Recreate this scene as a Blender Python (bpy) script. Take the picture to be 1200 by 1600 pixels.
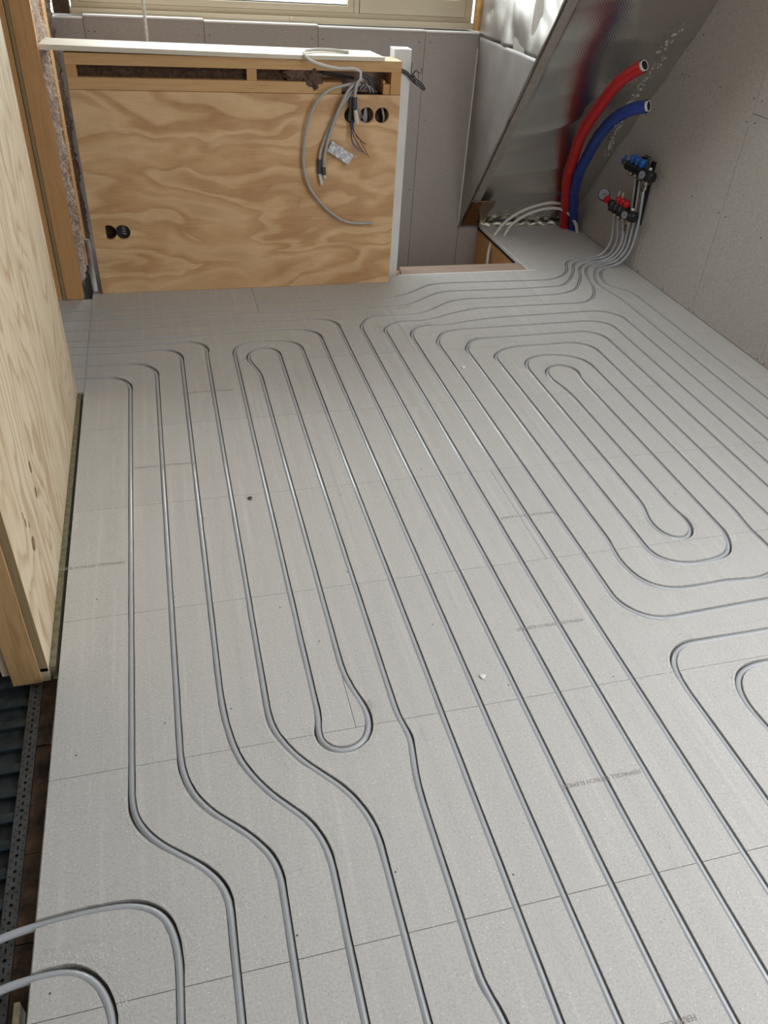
import bpy, bmesh, math, random
from mathutils import Vector, Matrix, noise
from mathutils.geometry import delaunay_2d_cdt
random.seed(7)
for o in list(bpy.data.objects): bpy.data.objects.remove(o)
SC = bpy.context.scene
COL = SC.collection

# ------------------------------------------------------------------ camera
cam_d = bpy.data.cameras.new('camera'); cam = bpy.data.objects.new('camera', cam_d); COL.objects.link(cam)
cam_d.sensor_fit = 'VERTICAL'; cam_d.sensor_height = 24.0
cam_d.lens = 1218.844 / 1600 * 24.0
cam_d.clip_start = 0.02; cam_d.clip_end = 200
_r = Vector((0.96681076, -0.24890258, 0.05765821))
_d = Vector((-0.10718497, -0.5999888, -0.79279557))
_f = Vector((0.23192314, 0.76030319, -0.60675424))
_m = Matrix((_r, -_d, -_f)).transposed().to_4x4(); _m.translation = (0, 0, 1.58)
cam.matrix_world = _m
SC.camera = cam

# ------------------------------------------------------------------ light
SC.view_settings.view_transform = 'Standard'; SC.view_settings.look = 'None'
SC.view_settings.gamma = 1.0; SC.view_settings.use_curve_mapping = False
SC.view_settings.exposure = 0.09
wd = bpy.data.worlds.new('sky'); SC.world = wd; wd.use_nodes = True
wn = wd.node_tree; wn.nodes['Background'].inputs[0].default_value = (0.90, 0.95, 1.0, 1); wn.nodes['Background'].inputs[1].default_value = 2.4

def area(name, loc, rot, sx, sy, power, color):
    l = bpy.data.lights.new(name, 'AREA'); l.shape = 'RECTANGLE'; l.size = sx; l.size_y = sy
    l.energy = power; l.color = color
    o = bpy.data.objects.new(name, l); COL.objects.link(o); o.location = loc; o.rotation_euler = rot
    return o
# daylight in the window of the right wall (behind the photographer's right shoulder), in the
# dormer window at the back and in the roof window over the near end of the room
area('daylight_right', (2.62, -0.1, 1.45), (0, math.pi/2, 0), 1.5, 2.2, 52, (0.93, 0.97, 1.0))
area('daylight_dormer', (0.75, 5.06, 1.80), (-math.pi/2, 0, 0), 2.1, 0.95, 62, (0.97, 0.98, 1.0))
area('daylight_roof', (1.9, 0.9, 2.48), (0, 0, 0), 1.2, 1.5, 28, (0.95, 0.98, 1.0))

# ------------------------------------------------------------------ helpers
def link(o, parent=None, label=None, cat=None, group=None, kind=None):
    if o.name not in COL.objects: COL.objects.link(o)
    if parent is not None: o.parent = parent
    if label: o['label'] = label
    if cat: o['category'] = cat
    if group: o['group'] = group
    if kind: o['kind'] = kind
    return o
def empty(name, loc=(0, 0, 0), **k):
    o = bpy.data.objects.new(name, None); o.empty_display_size = .05; o.location = loc
    return link(o, **k)
class MB:
    def __init__(s): s.v = []; s.f = []
    def box(s, x0, x1, y0, y1, z0, z1):
        b = len(s.v)
        s.v += [(x, y, z) for z in (z0, z1) for x, y in ((x0, y0), (x1, y0), (x1, y1), (x0, y1))]
        s.f += [tuple(b+i for i in q) for q in ((3, 2, 1, 0), (4, 5, 6, 7), (0, 1, 5, 4), (1, 2, 6, 5), (2, 3, 7, 6), (3, 0, 4, 7))]
        return s
    def tube(s, pts, r, n=8, cap=True):
        pts = [Vector(p) for p in pts]
        rs = r if isinstance(r, (list, tuple)) else [r]*len(pts)
        b = len(s.v); up = None
        for i, p in enumerate(pts):
            t = (pts[min(i+1, len(pts)-1)] - pts[max(i-1, 0)]).normalized()
            if up is None:
                up = Vector((0, 0, 1)) if abs(t.z) < .9 else Vector((1, 0, 0))
            u = (up - t*up.dot(t)).normalized(); up = u; w = t.cross(u)
            for k in range(n):
                a = 2*math.pi*k/n
                s.v.append(tuple(p + (u*math.cos(a) + w*math.sin(a))*rs[i]))
        for i in range(len(pts)-1):
            for k in range(n):
                k2 = (k+1) % n
                s.f.append((b+i*n+k, b+i*n+k2, b+(i+1)*n+k2, b+(i+1)*n+k))
        if cap:
            s.f.append(tuple(b+k for k in reversed(range(n))))
            s.f.append(tuple(b+(len(pts)-1)*n+k for k in range(n)))
        return s
    def cyl(s, a, b, r, n=14, r2=None):
        return s.tube([a, b], [r, r if r2 is None else r2], n)
    def lathe(s, a, axis, prof, n=16):          # prof: (distance along axis, radius)
        a = Vector(a); ax = Vector(axis).normalized()
        return s.tube([a + ax*d for d, r in prof], [max(r, 1e-4) for d, r in prof], n)
    def ring(s, c, axis, R, r, n=20, m=8):
        c = Vector(c); ax = Vector(axis).normalized()
        u = ax.orthogonal().normalized(); w = ax.cross(u); b = len(s.v)
        for i in range(n):
            a = 2*math.pi*i/n; d = u*math.cos(a)+w*math.sin(a)
            for k in range(m):
                e = 2*math.pi*k/m
                s.v.append(tuple(c + d*(R+r*math.cos(e)) + ax*r*math.sin(e)))
        for i in range(n):
            for k in range(m):
                s.f.append((b+i*m+k, b+((i+1)%n)*m+k, b+((i+1)%n)*m+(k+1)%m, b+i*m+(k+1)%m))
        return s
    def mesh(s, name, mat, smooth=False, bevel=0):
        me = bpy.data.meshes.new(name); me.from_pydata(s.v, [], s.f); me.materials.append(mat)
        bm = bmesh.new(); bm.from_mesh(me)
        bmesh.ops.recalc_face_normals(bm, faces=bm.faces)
        if bevel: bmesh.ops.bevel(bm, geom=bm.edges[:], offset=bevel, segments=1, affect='EDGES', profile=.5)
        bm.to_mesh(me); bm.free()
        if smooth:
            for p in me.polygons: p.use_smooth = len(p.vertices) < 7
        return me
    def obj(s, name, mat, parent=None, smooth=False, bevel=0, **k):
        return link(bpy.data.objects.new(name, s.mesh(name, mat, smooth, bevel)), parent, **k)
def spline(P, step=.02):                        # smooth curve; runs longer than 0.22 m stay straight
    P = [Vector(p) for p in P]; n = len(P); T = []
    for i in range(n):
        a = P[i]-P[i-1] if i else P[1]-P[0]; b = P[i+1]-P[i] if i < n-1 else a
        la, lb = a.length+1e-9, b.length+1e-9
        if la > .22 and la >= lb: t = a/la
        elif lb > .22: t = b/lb
        else: t = a/la*lb + b/lb*la
        T.append(t.normalized())
    out = []
    for i in range(n-1):
        p1, p2 = P[i], P[i+1]; L = (p2-p1).length; k = max(1, int(L/step)); m1, m2 = T[i]*L, T[i+1]*L
        for q in range(k):
            t = q/k
            out.append(p1*(2*t**3-3*t**2+1) + m1*(t**3-2*t**2+t) + p2*(-2*t**3+3*t**2) + m2*(t**3-t**2))
    out.append(P[-1])
    return out

# ------------------------------------------------------------------ materials
class N:
    def __init__(s, name):
        s.m = bpy.data.materials.new(name); s.m.use_nodes = True; s.t = s.m.node_tree
        s.b = s.t.nodes['Principled BSDF']
    def n(s, ty, **k):
        x = s.t.nodes.new(ty)
        for a, v in k.items():
            if a.startswith('_'): x.inputs[a[1:].replace('_', ' ')].default_value = v
            else: setattr(x, a, v)
        return x
    def l(s, a, b): s.t.links.new(a, b)
    def coord(s, scale=(1, 1, 1), loc=(0, 0, 0), rot=(0, 0, 0), kind='Object'):
        c = s.n('ShaderNodeTexCoord'); m = s.n('ShaderNodeMapping')
        m.inputs['Scale'].default_value = scale; m.inputs['Location'].default_value = loc; m.inputs['Rotation'].default_value = rot
        s.l(c.outputs[kind], m.inputs[0]); return m.outputs[0]
    def noise(s, vec, scale, detail=4, rough=.55, dist=0):
        x = s.n('ShaderNodeTexNoise'); x.inputs['Scale'].default_value = scale; x.inputs['Detail'].default_value = detail
        x.inputs['Roughness'].default_value = rough; x.inputs['Distortion'].default_value = dist
        if vec is not None: s.l(vec, x.inputs['Vector'])
        return x.outputs['Fac']
    def ramp(s, fac, stops, interp='LINEAR'):
        r = s.n('ShaderNodeValToRGB'); e = r.color_ramp.elements; r.color_ramp.interpolation = interp
        while len(e) > 1: e.remove(e[-1])
        e[0].position = stops[0][0]; e[0].color = c4(stops[0][1])
        for p, c in stops[1:]: q = e.new(p); q.color = c4(c)
        s.l(fac, r.inputs[0]); return r.outputs[0]
    def mix(s, fac, a, b, mode='MIX'):
        x = s.n('ShaderNodeMix', data_type='RGBA', blend_type=mode)
        for i, v in ((0, fac), (6, a), (7, b)):
            if hasattr(v, 'default_value') or hasattr(v, 'links'): s.l(v, x.inputs[i])
            elif i == 0: x.inputs[0].default_value = v
            else: x.inputs[i].default_value = c4(v)
        return x.outputs[2]
    def math(s, op, a, b=None, c=None):
        x = s.n('ShaderNodeMath', operation=op)
        for i, v in enumerate((a, b, c)):
            if v is None: continue
            if isinstance(v, (int, float)): x.inputs[i].default_value = v
            else: s.l(v, x.inputs[i])
        return x.outputs[0]
    def bump(s, h, st=.3, d=.01):
        x = s.n('ShaderNodeBump'); x.inputs['Strength'].default_value = st; x.inputs['Distance'].default_value = d
        s.l(h, x.inputs['Height']); s.l(x.outputs[0], s.b.inputs['Normal'])
    def col(s, c):
        if hasattr(c, 'links'): s.l(c, s.b.inputs['Base Color'])
        else: s.b.inputs['Base Color'].default_value = c4(c)
    def p(s, **k):
        for a, v in k.items(): s.b.inputs[a.replace('_', ' ')].default_value = v
        return s
def c4(c): return tuple(c)+(1,) if len(c) == 3 else tuple(c)
def plain(name, c, rough=.5, metal=0, var=.12, scale=30, **k):
    a = N(name); f = a.noise(a.coord(), scale, 5)
    a.col(a.ramp(f, [(.3, [x*(1-var) for x in c]), (.7, [min(1, x*(1+var)) for x in c])]))
    a.p(Roughness=rough, Metallic=metal, **k); a.bump(f, .12, .003); return a.m

def mat_board(name, base, streak=True, shift=0):
    a = N(name); co = a.coord()
    big = a.noise(co, 2.2+shift, 4, .6); mid = a.noise(co, 26, 5, .65); fine = a.noise(co, 190, 3, .7)
    st = a.noise(a.coord((55, 1.6, 1)), 1, 3, .5)
    dk = [x*.84 for x in base]; lt = [min(1, x*1.12) for x in base]
    c = a.ramp(big, [(.3, [base[0]*.95, base[1]*.93, base[2]*.91]), (.7, [min(1, x*1.05) for x in base])])
    c = a.mix(.35, c, a.ramp(mid, [(.3, dk), (.7, lt)]))
    c = a.mix(.62, c, a.ramp(fine, [(.28, [x*.50 for x in base]), (.46, base), (.70, [min(1, x*1.5) for x in base])]))
    if streak:
        c = a.mix(.45, c, a.ramp(st, [(.35, [x*.98 for x in base]), (.55, base), (.8, [min(1, x*1.30) for x in base])]))
    v = a.n('ShaderNodeTexVoronoi'); v.inputs['Scale'].default_value = 150; a.l(co, v.inputs['Vector'])
    m2 = a.noise(co, 90, 1)
    sp = a.math('MULTIPLY', a.math('LESS_THAN', v.outputs['Distance'], .17), a.math('GREATER_THAN', m2, .56))
    c = a.mix(a.math('MULTIPLY', sp, .55), c, [x*.38 for x in base])
    w = a.n('ShaderNodeTexVoronoi'); w.inputs['Scale'].default_value = 95; a.l(a.coord(loc=(3, 5, 0)), w.inputs['Vector'])
    sp2 = a.math('MULTIPLY', a.math('LESS_THAN', w.outputs['Distance'], .13), a.math('GREATER_THAN', m2, .52))
    c = a.mix(a.math('MULTIPLY', sp2, .7), c, (.85, .84, .82))
    a.col(c); a.p(Roughness=.74); a.bump(fine, .25, .0012)
    return a.m
FLOORC = (.505, .49, .472)
M_BOARD = [mat_board('gypsum_fibre_%d' % i, [x*k for x in FLOORC], True, i*.7) for i, k in enumerate((1, .975, 1.02))]
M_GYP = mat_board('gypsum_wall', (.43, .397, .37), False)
M_GYPB = mat_board('gypsum_back_shaded', (.355, .32, .292), False)  # same gypsum board; shade and warm wood bounce put into the colour
M_BASE = plain('underlay', (.30, .27, .24), .9)
M_DARK = plain('cavity_shade', (.02, .017, .014), .95)  # near-black: the shade of gaps and hollows put into the colour
M_PIPE = plain('pipe_grey', (.45, .465, .495), .27, var=.05, scale=12)
M_PIPE.node_tree.nodes['Principled BSDF'].inputs['Coat Weight'].default_value = .5
M_WHOSE = plain('hose_white', (.62, .60, .56), .45, var=.05)
M_WHITE = plain('white_paint', (.80, .79, .77), .5, var=.05, scale=8)
M_CREAM = plain('cream_paint', (.60, .52, .38), .45, var=.03, scale=3)
M_CABLE = plain('cable_grey', (.42, .41, .40), .5, var=.05)
M_BLACK = plain('black_plastic', (.012, .013, .015), .35, var=.1)
M_GREYP = plain('grey_plastic', (.16, .16, .165), .45)
M_RED = plain('red_plastic', (.55, .012, .015), .42, var=.1)
M_BLUE = plain('blue_plastic', (.012, .13, .46), .42, var=.1)
M_BRASS = plain('nickel_brass', (.55, .50, .38), .28, 1)
M_DIAL = plain('dial_face_shaded', (.26, .26, .31), .3, var=.02)  # dials darkened: the shade they hang in is put into the colour
M_TAPE = plain('dark_tape', (.06, .06, .065), .5)
M_STEELD = plain('galvanised_deck', (.105, .122, .135), .42, .75, var=.45, scale=22)
M_STRIP = plain('perforated_steel', (.17, .175, .18), .45, .7, var=.25, scale=60)
M_BROWN = plain('dirty_plank', (.10, .06, .038), .85, var=.75, scale=24)
M_SCREW = plain('screw_dark', (.09, .082, .075), .5)
M_INK = plain('ink', (.33, .30, .29), .8)
M_GREENP = plain('edge_strip', (.17, .15, .085), .8, var=.4, scale=50)
M_SILV = plain('silver_label', (.62, .63, .66), .3, .5, var=.35, scale=70)

def mat_pine(name, base, dark, sc=(1, 1, 12), rot=(0, 0, 0)):
    a = N(name); co = a.coord(sc, rot=rot)
    g = a.noise(co, 6, 6, .6, .6); f = a.noise(a.coord(tuple(x*6 for x in sc), rot=rot), 8, 3)
    c = a.ramp(g, [(.3, dark), (.5, base), (.75, [min(1, x*1.12) for x in base])])
    c = a.mix(.3, c, a.ramp(f, [(.3, dark), (.7, base)]))
    a.col(c); a.p(Roughness=.62); a.bump(g, .15, .002); return a.m
ORANGE = (.56, .31, .125); ORANGED = (.46, .235, .085)
M_STUD = mat_pine('stud_pine', ORANGE, ORANGED, (14, 14, 1))
M_RAIL = mat_pine('rail_pine', (.60, .37, .17), (.50, .28, .115), (1, 14, 14))
M_PALE = mat_pine('plank_pale', (.70, .64, .53), (.58, .50, .40), (1, 14, 14))
M_STUD2 = mat_pine('stud_near', (.52, .33, .155), (.36, .21, .085), (14, 14, 1))
M_PINK = mat_pine('sill_board', (.42, .31, .25), (.33, .24, .19), (1, 10, 10))
M_PLYE = mat_pine('ply_edge', (.34, .24, .12), (.10, .065, .035), (60, 60, .6))

def mat_ply_flame():                             # half wall: broad orange flame grain running sideways
    a = N('plywood_flame')
    co = a.coord()
    d = a.n('ShaderNodeTexNoise'); d.inputs['Scale'].default_value = 2.3; d.inputs['Detail'].default_value = 2; a.l(a.coord((1.0, 1, 1.3)), d.inputs['Vector'])
    vm = a.n('ShaderNodeVectorMath', operation='MULTIPLY_ADD'); a.l(d.outputs['Color'], vm.inputs[0]); vm.inputs[1].default_value = (.35, .0, .22); a.l(co, vm.inputs[2])
    mp = a.n('ShaderNodeMapping'); mp.inputs['Scale'].default_value = (.75, .01, 3.0); mp.inputs['Rotation'].default_value = (0, .16, 0); mp.inputs['Location'].default_value = (3.3, 0, .7); a.l(vm.outputs[0], mp.inputs[0])
    g = a.noise(mp.outputs[0], 1.25, 3, .5, .5)
    c = a.ramp(g, [(.28, (.74, .50, .27)), (.385, (.72, .475, .24)), (.42, (.40, .185, .062)), (.475, (.50, .25, .09)), (.505, (.72, .475, .245)), (.53, (.76, .52, .285)), (.55, (.47, .235, .085)), (.585, (.60, .335, .14)), (.62, (.74, .50, .27)), (.72, (.50, .26, .10))])
    f = a.noise(a.coord((4, 1, 46)), 3, 5, .65, .3)
    c = a.mix(.30, c, a.ramp(f, [(.3, (.46, .25, .10)), (.7, (.80, .56, .32))]))
    p = a.noise(a.coord((2, 1, 3)), 3, 4); c = a.mix(.22, c, a.ramp(p, [(.35, (.46, .28, .14)), (.65, (.84, .62, .38))]))
    a.col(c); a.p(Roughness=.5); a.bump(f, .08, .001); return a.m
M_FLAME = mat_ply_flame()
def mat_ply_pale():                              # left wall: pale cathedral grain running upright, with a row of knots
    a = N('plywood_pale'); co = a.coord()
    d = a.n('ShaderNodeTexNoise'); d.inputs['Scale'].default_value = 1.6; d.inputs['Detail'].default_value = 3; d.inputs['Roughness'].default_value = .45; a.l(a.coord((1, 2.1, .62)), d.inputs['Vector'])
    sx = a.n('ShaderNodeSeparateXYZ'); a.l(co, sx.inputs[0])
    h = a.math('MULTIPLY_ADD', d.outputs['Fac'], 16, a.math('MULTIPLY', sx.outputs[1], 4.5))
    w = a.math('FRACT', h)
    dd = a.noise(a.coord((1, 34, 2)), 3, 4, .6)
    grain = a.ramp(w, [(0, (.28, .155, .065)), (.14, (.43, .28, .15)), (.38, (.66, .54, .38)), (.80, (.72, .62, .46)), (.93, (.60, .46, .30)), (1, (.40, .25, .12))])
    fade = a.noise(a.coord((1, 2.4, .8)), 1.5, 2)
    c = a.mix(a.math('MULTIPLY', a.ramp(fade, [(.28, (.12, .12, .12)), (.50, (1, 1, 1))]), .9), (.68, .56, .40), grain)
    pt = a.noise(a.coord((1, 2, .8)), 2.6, 3, .5, .5); c = a.mix(.34, c, a.ramp(pt, [(.38, (.72, .62, .46)), (.50, (.60, .46, .30)), (.56, (.50, .35, .20)), (.62, (.70, .59, .43))]))
    c = a.mix(.22, c, a.ramp(dd, [(.3, (.52, .39, .24)), (.7, (.80, .70, .54))]))
    for y, z, ry, rz in ((1.857, .379, .013, .020), (1.846, .304, .011, .022), (1.681, .262, .020, .024), (1.69, .315, .006, .012), (1.66, .345, .008, .016), (1.655, .372, .005, .011)):
        p = a.n('ShaderNodeVectorMath', operation='MULTIPLY'); q = a.n('ShaderNodeVectorMath', operation='SUBTRACT'); a.l(co, q.inputs[0]); q.inputs[1].default_value = (-.41, y, z)
        a.l(q.outputs[0], p.inputs[0]); p.inputs[1].default_value = (0, 1/ry, 1/rz)
        L = a.n('ShaderNodeVectorMath', operation='LENGTH'); a.l(p.outputs[0], L.inputs[0])
        c = a.mix(a.ramp(L.outputs['Value'], [(.75, (1, 1, 1)), (1.0, (0, 0, 0))]), c, a.ramp(L.outputs['Value'], [(0, (.36, .20, .10)), (.5, (.20, .105, .05)), (.85, (.14, .065, .03))]))
    a.col(c); a.p(Roughness=.6); a.bump(dd, .1, .001); return a.m
M_PALEPLY = mat_ply_pale()

def mat_foil(name, mesh=1.0, col=(.60, .59, .56), rough=.30):
    a = N(name); co = a.coord(kind='UV')
    def grid(rot):
        w = a.n('ShaderNodeTexWave', wave_type='BANDS', bands_direction='X'); w.inputs['Scale'].default_value = 2.3
        mp = a.n('ShaderNodeMapping'); mp.inputs['Rotation'].default_value = (0, 0, rot); a.l(co, mp.inputs[0]); a.l(mp.outputs[0], w.inputs['Vector'])
        return w.outputs['Fac']
    g = a.math('MAXIMUM', grid(math.radians(45)), grid(math.radians(-45)))
    n1 = a.noise(a.coord((1, 1, 1)), 14, 5, .6); n2 = a.noise(a.coord((1, 1.6, 1.6)), 2.5, 3, .5, .6)
    h = a.math('ADD', a.math('MULTIPLY', g, .34*mesh), a.math('MULTIPLY', n2, .5))
    a.col(col)
    a.l(a.ramp(n1, [(.3, (rough-.02,)*3), (.7, (rough+.04,)*3)]), a.b.inputs['Roughness'])
    a.p(Metallic=.95); a.bump(h, .30, .004); return a.m
M_FOIL = mat_foil('foil_slope', 1.0, (.66, .645, .61), .15)
M_FOIL2 = mat_foil('foil_cheek', 2.2, (.50, .475, .45), .36)
M_FILM = plain('vapour_film', (.235, .212, .20), .42, .15, var=.1, scale=6)
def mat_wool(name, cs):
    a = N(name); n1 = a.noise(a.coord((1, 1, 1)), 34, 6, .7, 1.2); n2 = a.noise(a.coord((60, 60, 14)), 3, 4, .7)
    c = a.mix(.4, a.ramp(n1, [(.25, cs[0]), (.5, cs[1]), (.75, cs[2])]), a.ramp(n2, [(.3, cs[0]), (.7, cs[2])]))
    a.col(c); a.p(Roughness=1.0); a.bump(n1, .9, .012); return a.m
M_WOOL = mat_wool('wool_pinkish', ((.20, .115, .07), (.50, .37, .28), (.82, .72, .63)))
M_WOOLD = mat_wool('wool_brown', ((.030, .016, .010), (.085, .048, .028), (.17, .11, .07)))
def mat_glass():
    a = N('window_glass'); t = a.t; t.nodes.remove(a.b)
    g = a.n('ShaderNodeBsdfGlossy'); g.inputs['Roughness'].default_value = .02; tr = a.n('ShaderNodeBsdfTransparent'); mx = a.n('ShaderNodeMixShader')
    tr.inputs[0].default_value = (.93, .96, .95, 1); mx.inputs[0].default_value = .07
    a.l(tr.outputs[0], mx.inputs[1]); a.l(g.outputs[0], mx.inputs[2]); a.l(mx.outputs[0], t.nodes['Material Output'].inputs[0]); return a.m
M_GLASS = mat_glass()
def mat_dust():
    a = N('chalk_dust'); t = a.t
    u = a.n('ShaderNodeUVMap'); sx = a.n('ShaderNodeSeparateXYZ'); a.l(u.outputs[0], sx.inputs[0])
    n = a.noise(a.coord(), 30, 5, .65); n2 = a.noise(a.coord((1, 1, 1)), 5, 3)
    e = a.math('MULTIPLY', sx.outputs[1], a.math('SUBTRACT', 1, sx.outputs[1]))
    f = a.math('MULTIPLY', a.math('MULTIPLY', e, 3.4), a.math('MULTIPLY', a.ramp(n, [(.25, (.35, .35, .35)), (.6, (1, 1, 1))]), a.ramp(n2, [(.34, (0, 0, 0)), (.5, (1, 1, 1))])))
    fn = a.math('MULTIPLY', a.math('SUBTRACT', a.noise(a.coord(), 560, 2, .6), .32), 2.7)
    tr = a.n('ShaderNodeBsdfTransparent'); mx = a.n('ShaderNodeMixShader'); a.l(a.math('GREATER_THAN', a.math('MULTIPLY', f, sx.outputs[0]), fn), mx.inputs[0])
    a.l(tr.outputs[0], mx.inputs[1]); a.l(a.b.outputs[0], mx.inputs[2]); a.l(mx.outputs[0], t.nodes['Material Output'].inputs[0])
    a.col((.72, .71, .69)); a.p(Roughness=.95); return a.m
M_DUST = mat_dust()
PIPES = {
 'h1': [(-1.6,3.765), (-0.522,3.765), (-0.296,3.753), (0.055,3.767), (0.4,3.767), (0.725,3.763), (1.06,3.751), (1.142,3.772), (1.215,3.807), (1.296,3.865), (1.359,3.904), (1.421,3.916), (1.589,3.918), (2.033,3.905), (2.123,3.93), (2.198,3.987), (2.247,4.059), (2.278,4.134), (2.323,4.184), (2.404,4.203), (2.509,4.216)],
 'h2': [(-1.6,3.653), (-0.507,3.653), (0.049,3.647), (0.385,3.65), (1.032,3.642), (1.146,3.652), (1.215,3.686), (1.291,3.743), (1.362,3.787), (1.429,3.806), (1.796,3.799), (2.076,3.81), (2.162,3.868), (2.237,3.968), (2.287,4.055), (2.31,4.105), (2.368,4.163), (2.436,4.182), (2.514,4.185)],
 'h3': [(-1.6,3.538), (-0.488,3.538), (-0.245,3.535), (0.043,3.542), (0.657,3.541), (0.702,3.528), (0.738,3.501), (0.755,3.469), (0.755,-1.6)],
 'h4': [(-1.6,3.429), (-0.472,3.429), (-0.244,3.419), (0.036,3.424), (0.358,3.435), (0.56,3.428), (0.606,3.41), (0.642,3.374), (0.647,3.31), (0.647,-1.6)],
 'h5': [(-1.6,3.37), (-0.465,3.37), (-0.243,3.354), (0.013,3.363), (0.061,3.357), (0.096,3.335), (0.121,3.293), (0.117,3.233), (0.117,1.282), (0.123,1.193), (0.153,1.125), (0.277,0.96), (0.296,0.912), (0.305,0.856), (0.305,-1.6)],
 'h6': [(-1.6,3.294), (-0.457,3.294), (-0.243,3.29), (-0.1,3.296), (-0.048,3.289), (-0.008,3.259), (0.008,3.199), (0.008,1.357), (0.02,1.19), (0.038,1.114), (0.065,1.061), (0.11,0.996), (0.158,0.943), (0.185,0.886), (0.195,0.83), (0.195,-1.6)],
 'h7': [(-1.6,3.181), (-0.44,3.181), (-0.242,3.177), (-0.164,3.166), (-0.125,3.134), (-0.1,3.083), (-0.098,1.155), (-0.086,1.084), (-0.065,1.035), (-0.036,0.997), (0.014,0.95), (0.05,0.909), (0.075,0.871), (0.087,0.826), (0.087,-1.6)],
 'h8': [(-1.6,3.072), (-0.422,3.072), (-0.342,3.067), (-0.267,3.058), (-0.229,3.028), (-0.207,2.975), (-0.207,1.066), (-0.198,1.017), (-0.172,0.973), (-0.129,0.931), (-0.079,0.891), (-0.039,0.846), (-0.02,0.796), (-0.02,-1.6)],
 'loop': [(0.541,-1.6), (0.541,3.224), (0.534,3.271), (0.503,3.302), (0.441,3.321), (0.345,3.325), (0.286,3.317), (0.25,3.276), (0.237,3.213), (0.237,1.191), (0.223,1.147), (0.248,1.104), (0.286,1.094), (0.326,1.106), (0.355,1.152), (0.358,1.197), (0.34,1.262), (0.325,1.368), (0.325,2.988), (0.313,3.066), (0.292,3.149), (0.3,3.211), (0.327,3.246), (0.385,3.258), (0.42,3.233), (0.432,3.18), (0.43,1.173), (0.443,1.106), (0.431,1.024), (0.423,0.929), (0.423,0.547), (0.441,0.463), (0.441,-1.6)],
 'P11': [(2.49,4.136), (2.438,4.135), (2.366,4.1), (2.321,4.041), (2.283,3.954), (2.213,3.834), (2.144,3.748), (2.039,3.704), (1.941,3.697), (1.753,3.691), (1.571,3.694), (1.473,3.692), (1.415,3.677), (1.249,3.572), (1.182,3.54), (1.096,3.531), (1.004,3.534), (0.95,3.54), (0.911,3.514), (0.886,3.475), (0.86,3.411), (0.86,-1.6)],
 'P12': [(2.501,4.117), (2.469,4.111), (2.396,4.076), (2.351,4.018), (2.306,3.902), (2.269,3.762), (2.229,3.675), (2.173,3.609), (2.103,3.574), (1.527,3.572), (1.438,3.55), (1.333,3.514), (1.243,3.474), (1.174,3.456), (1.049,3.455), (1.01,3.43), (0.967,3.368), (0.967,-1.6)],
 'P13': [(1.077,-1.6), (1.077,3.262), (1.088,3.325), (1.115,3.369), (1.154,3.39), (1.294,3.395), (1.447,3.43), (1.655,3.45), (2.075,3.463), (2.182,3.442), (2.236,3.382), (2.242,3.302), (2.242,-1.6)],
 'spiral': [(1.344,-1.6), (1.344,0.935), (1.337,1.006), (1.348,1.064), (1.372,1.102), (1.418,1.128), (1.489,1.134), (1.9,1.134), (2.07,1.155), (2.13,1.24), (2.136,1.4), (2.136,3.261), (2.114,3.31), (2.067,3.339), (1.964,3.348), (1.407,3.336), (1.288,3.325), (1.239,3.306), (1.21,3.266), (1.18,3.191), (1.18,1.452), (1.207,1.392), (1.243,1.358), (1.278,1.346), (1.35,1.345), (1.65,1.354), (1.78,1.354), (1.88,1.39), (1.915,1.46), (1.922,1.6), (1.922,3.006), (1.904,3.081), (1.866,3.107), (1.686,3.117), (1.519,3.111), (1.473,3.1), (1.436,3.071), (1.4,3.021), (1.4,1.637), (1.42,1.588), (1.462,1.561), (1.596,1.555), (1.644,1.566), (1.676,1.592), (1.696,1.632), (1.711,1.682), (1.711,2.778), (1.726,2.837), (1.71,2.883), (1.664,2.909), (1.617,2.896), (1.584,2.857), (1.576,2.797), (1.592,2.718), (1.604,2.591), (1.604,1.837), (1.614,1.77), (1.61,1.721), (1.593,1.689), (1.56,1.667), (1.526,1.667), (1.501,1.689), (1.485,1.733), (1.483,1.779), (1.5,1.831), (1.508,1.9), (1.508,2.88), (1.524,2.948), (1.561,2.994), (1.606,3.008), (1.708,3.004), (1.765,2.98), (1.808,2.934), (1.82,2.874), (1.82,1.79), (1.808,1.657), (1.813,1.577), (1.795,1.495), (1.722,1.452), (1.566,1.453), (1.449,1.449), (1.379,1.454), (1.335,1.474), (1.302,1.512), (1.283,1.589), (1.293,1.723), (1.293,3.109), (1.314,3.155), (1.342,3.2), (1.389,3.222), (1.927,3.234), (2.005,3.201), (2.033,3.143), (2.033,1.42), (1.99,1.29), (1.88,1.245), (1.567,1.241), (1.307,1.242), (1.254,1.223), (1.222,1.186), (1.208,1.127), (1.207,1.012), (1.21,0.752), (1.21,-1.6)],
 'b': [(2.509,4.091), (2.451,4.06), (2.397,3.993), (2.349,3.898), (2.327,3.832), (2.326,3.775), (2.353,3.589), (2.353,-1.6)],
 'a': [(2.522,4.059), (2.459,4.018), (2.417,3.961), (2.383,3.87), (2.375,3.808), (2.458,3.686), (2.466,3.585), (2.466,-1.6)],
 'L1': [(-1.6,0.824), (-0.448,0.824), (-0.388,0.833), (-0.255,0.837), (-0.199,0.831), (-0.166,0.817), (-0.139,0.785), (-0.127,0.742), (-0.125,0.597), (-0.125,-1.6)],
 'L2': [(-1.6,0.73), (-0.437,0.73), (-0.383,0.736), (-0.328,0.736), (-0.291,0.725), (-0.268,0.702), (-0.251,0.672), (-0.24,0.624), (-0.24,-1.6)],
}

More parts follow.
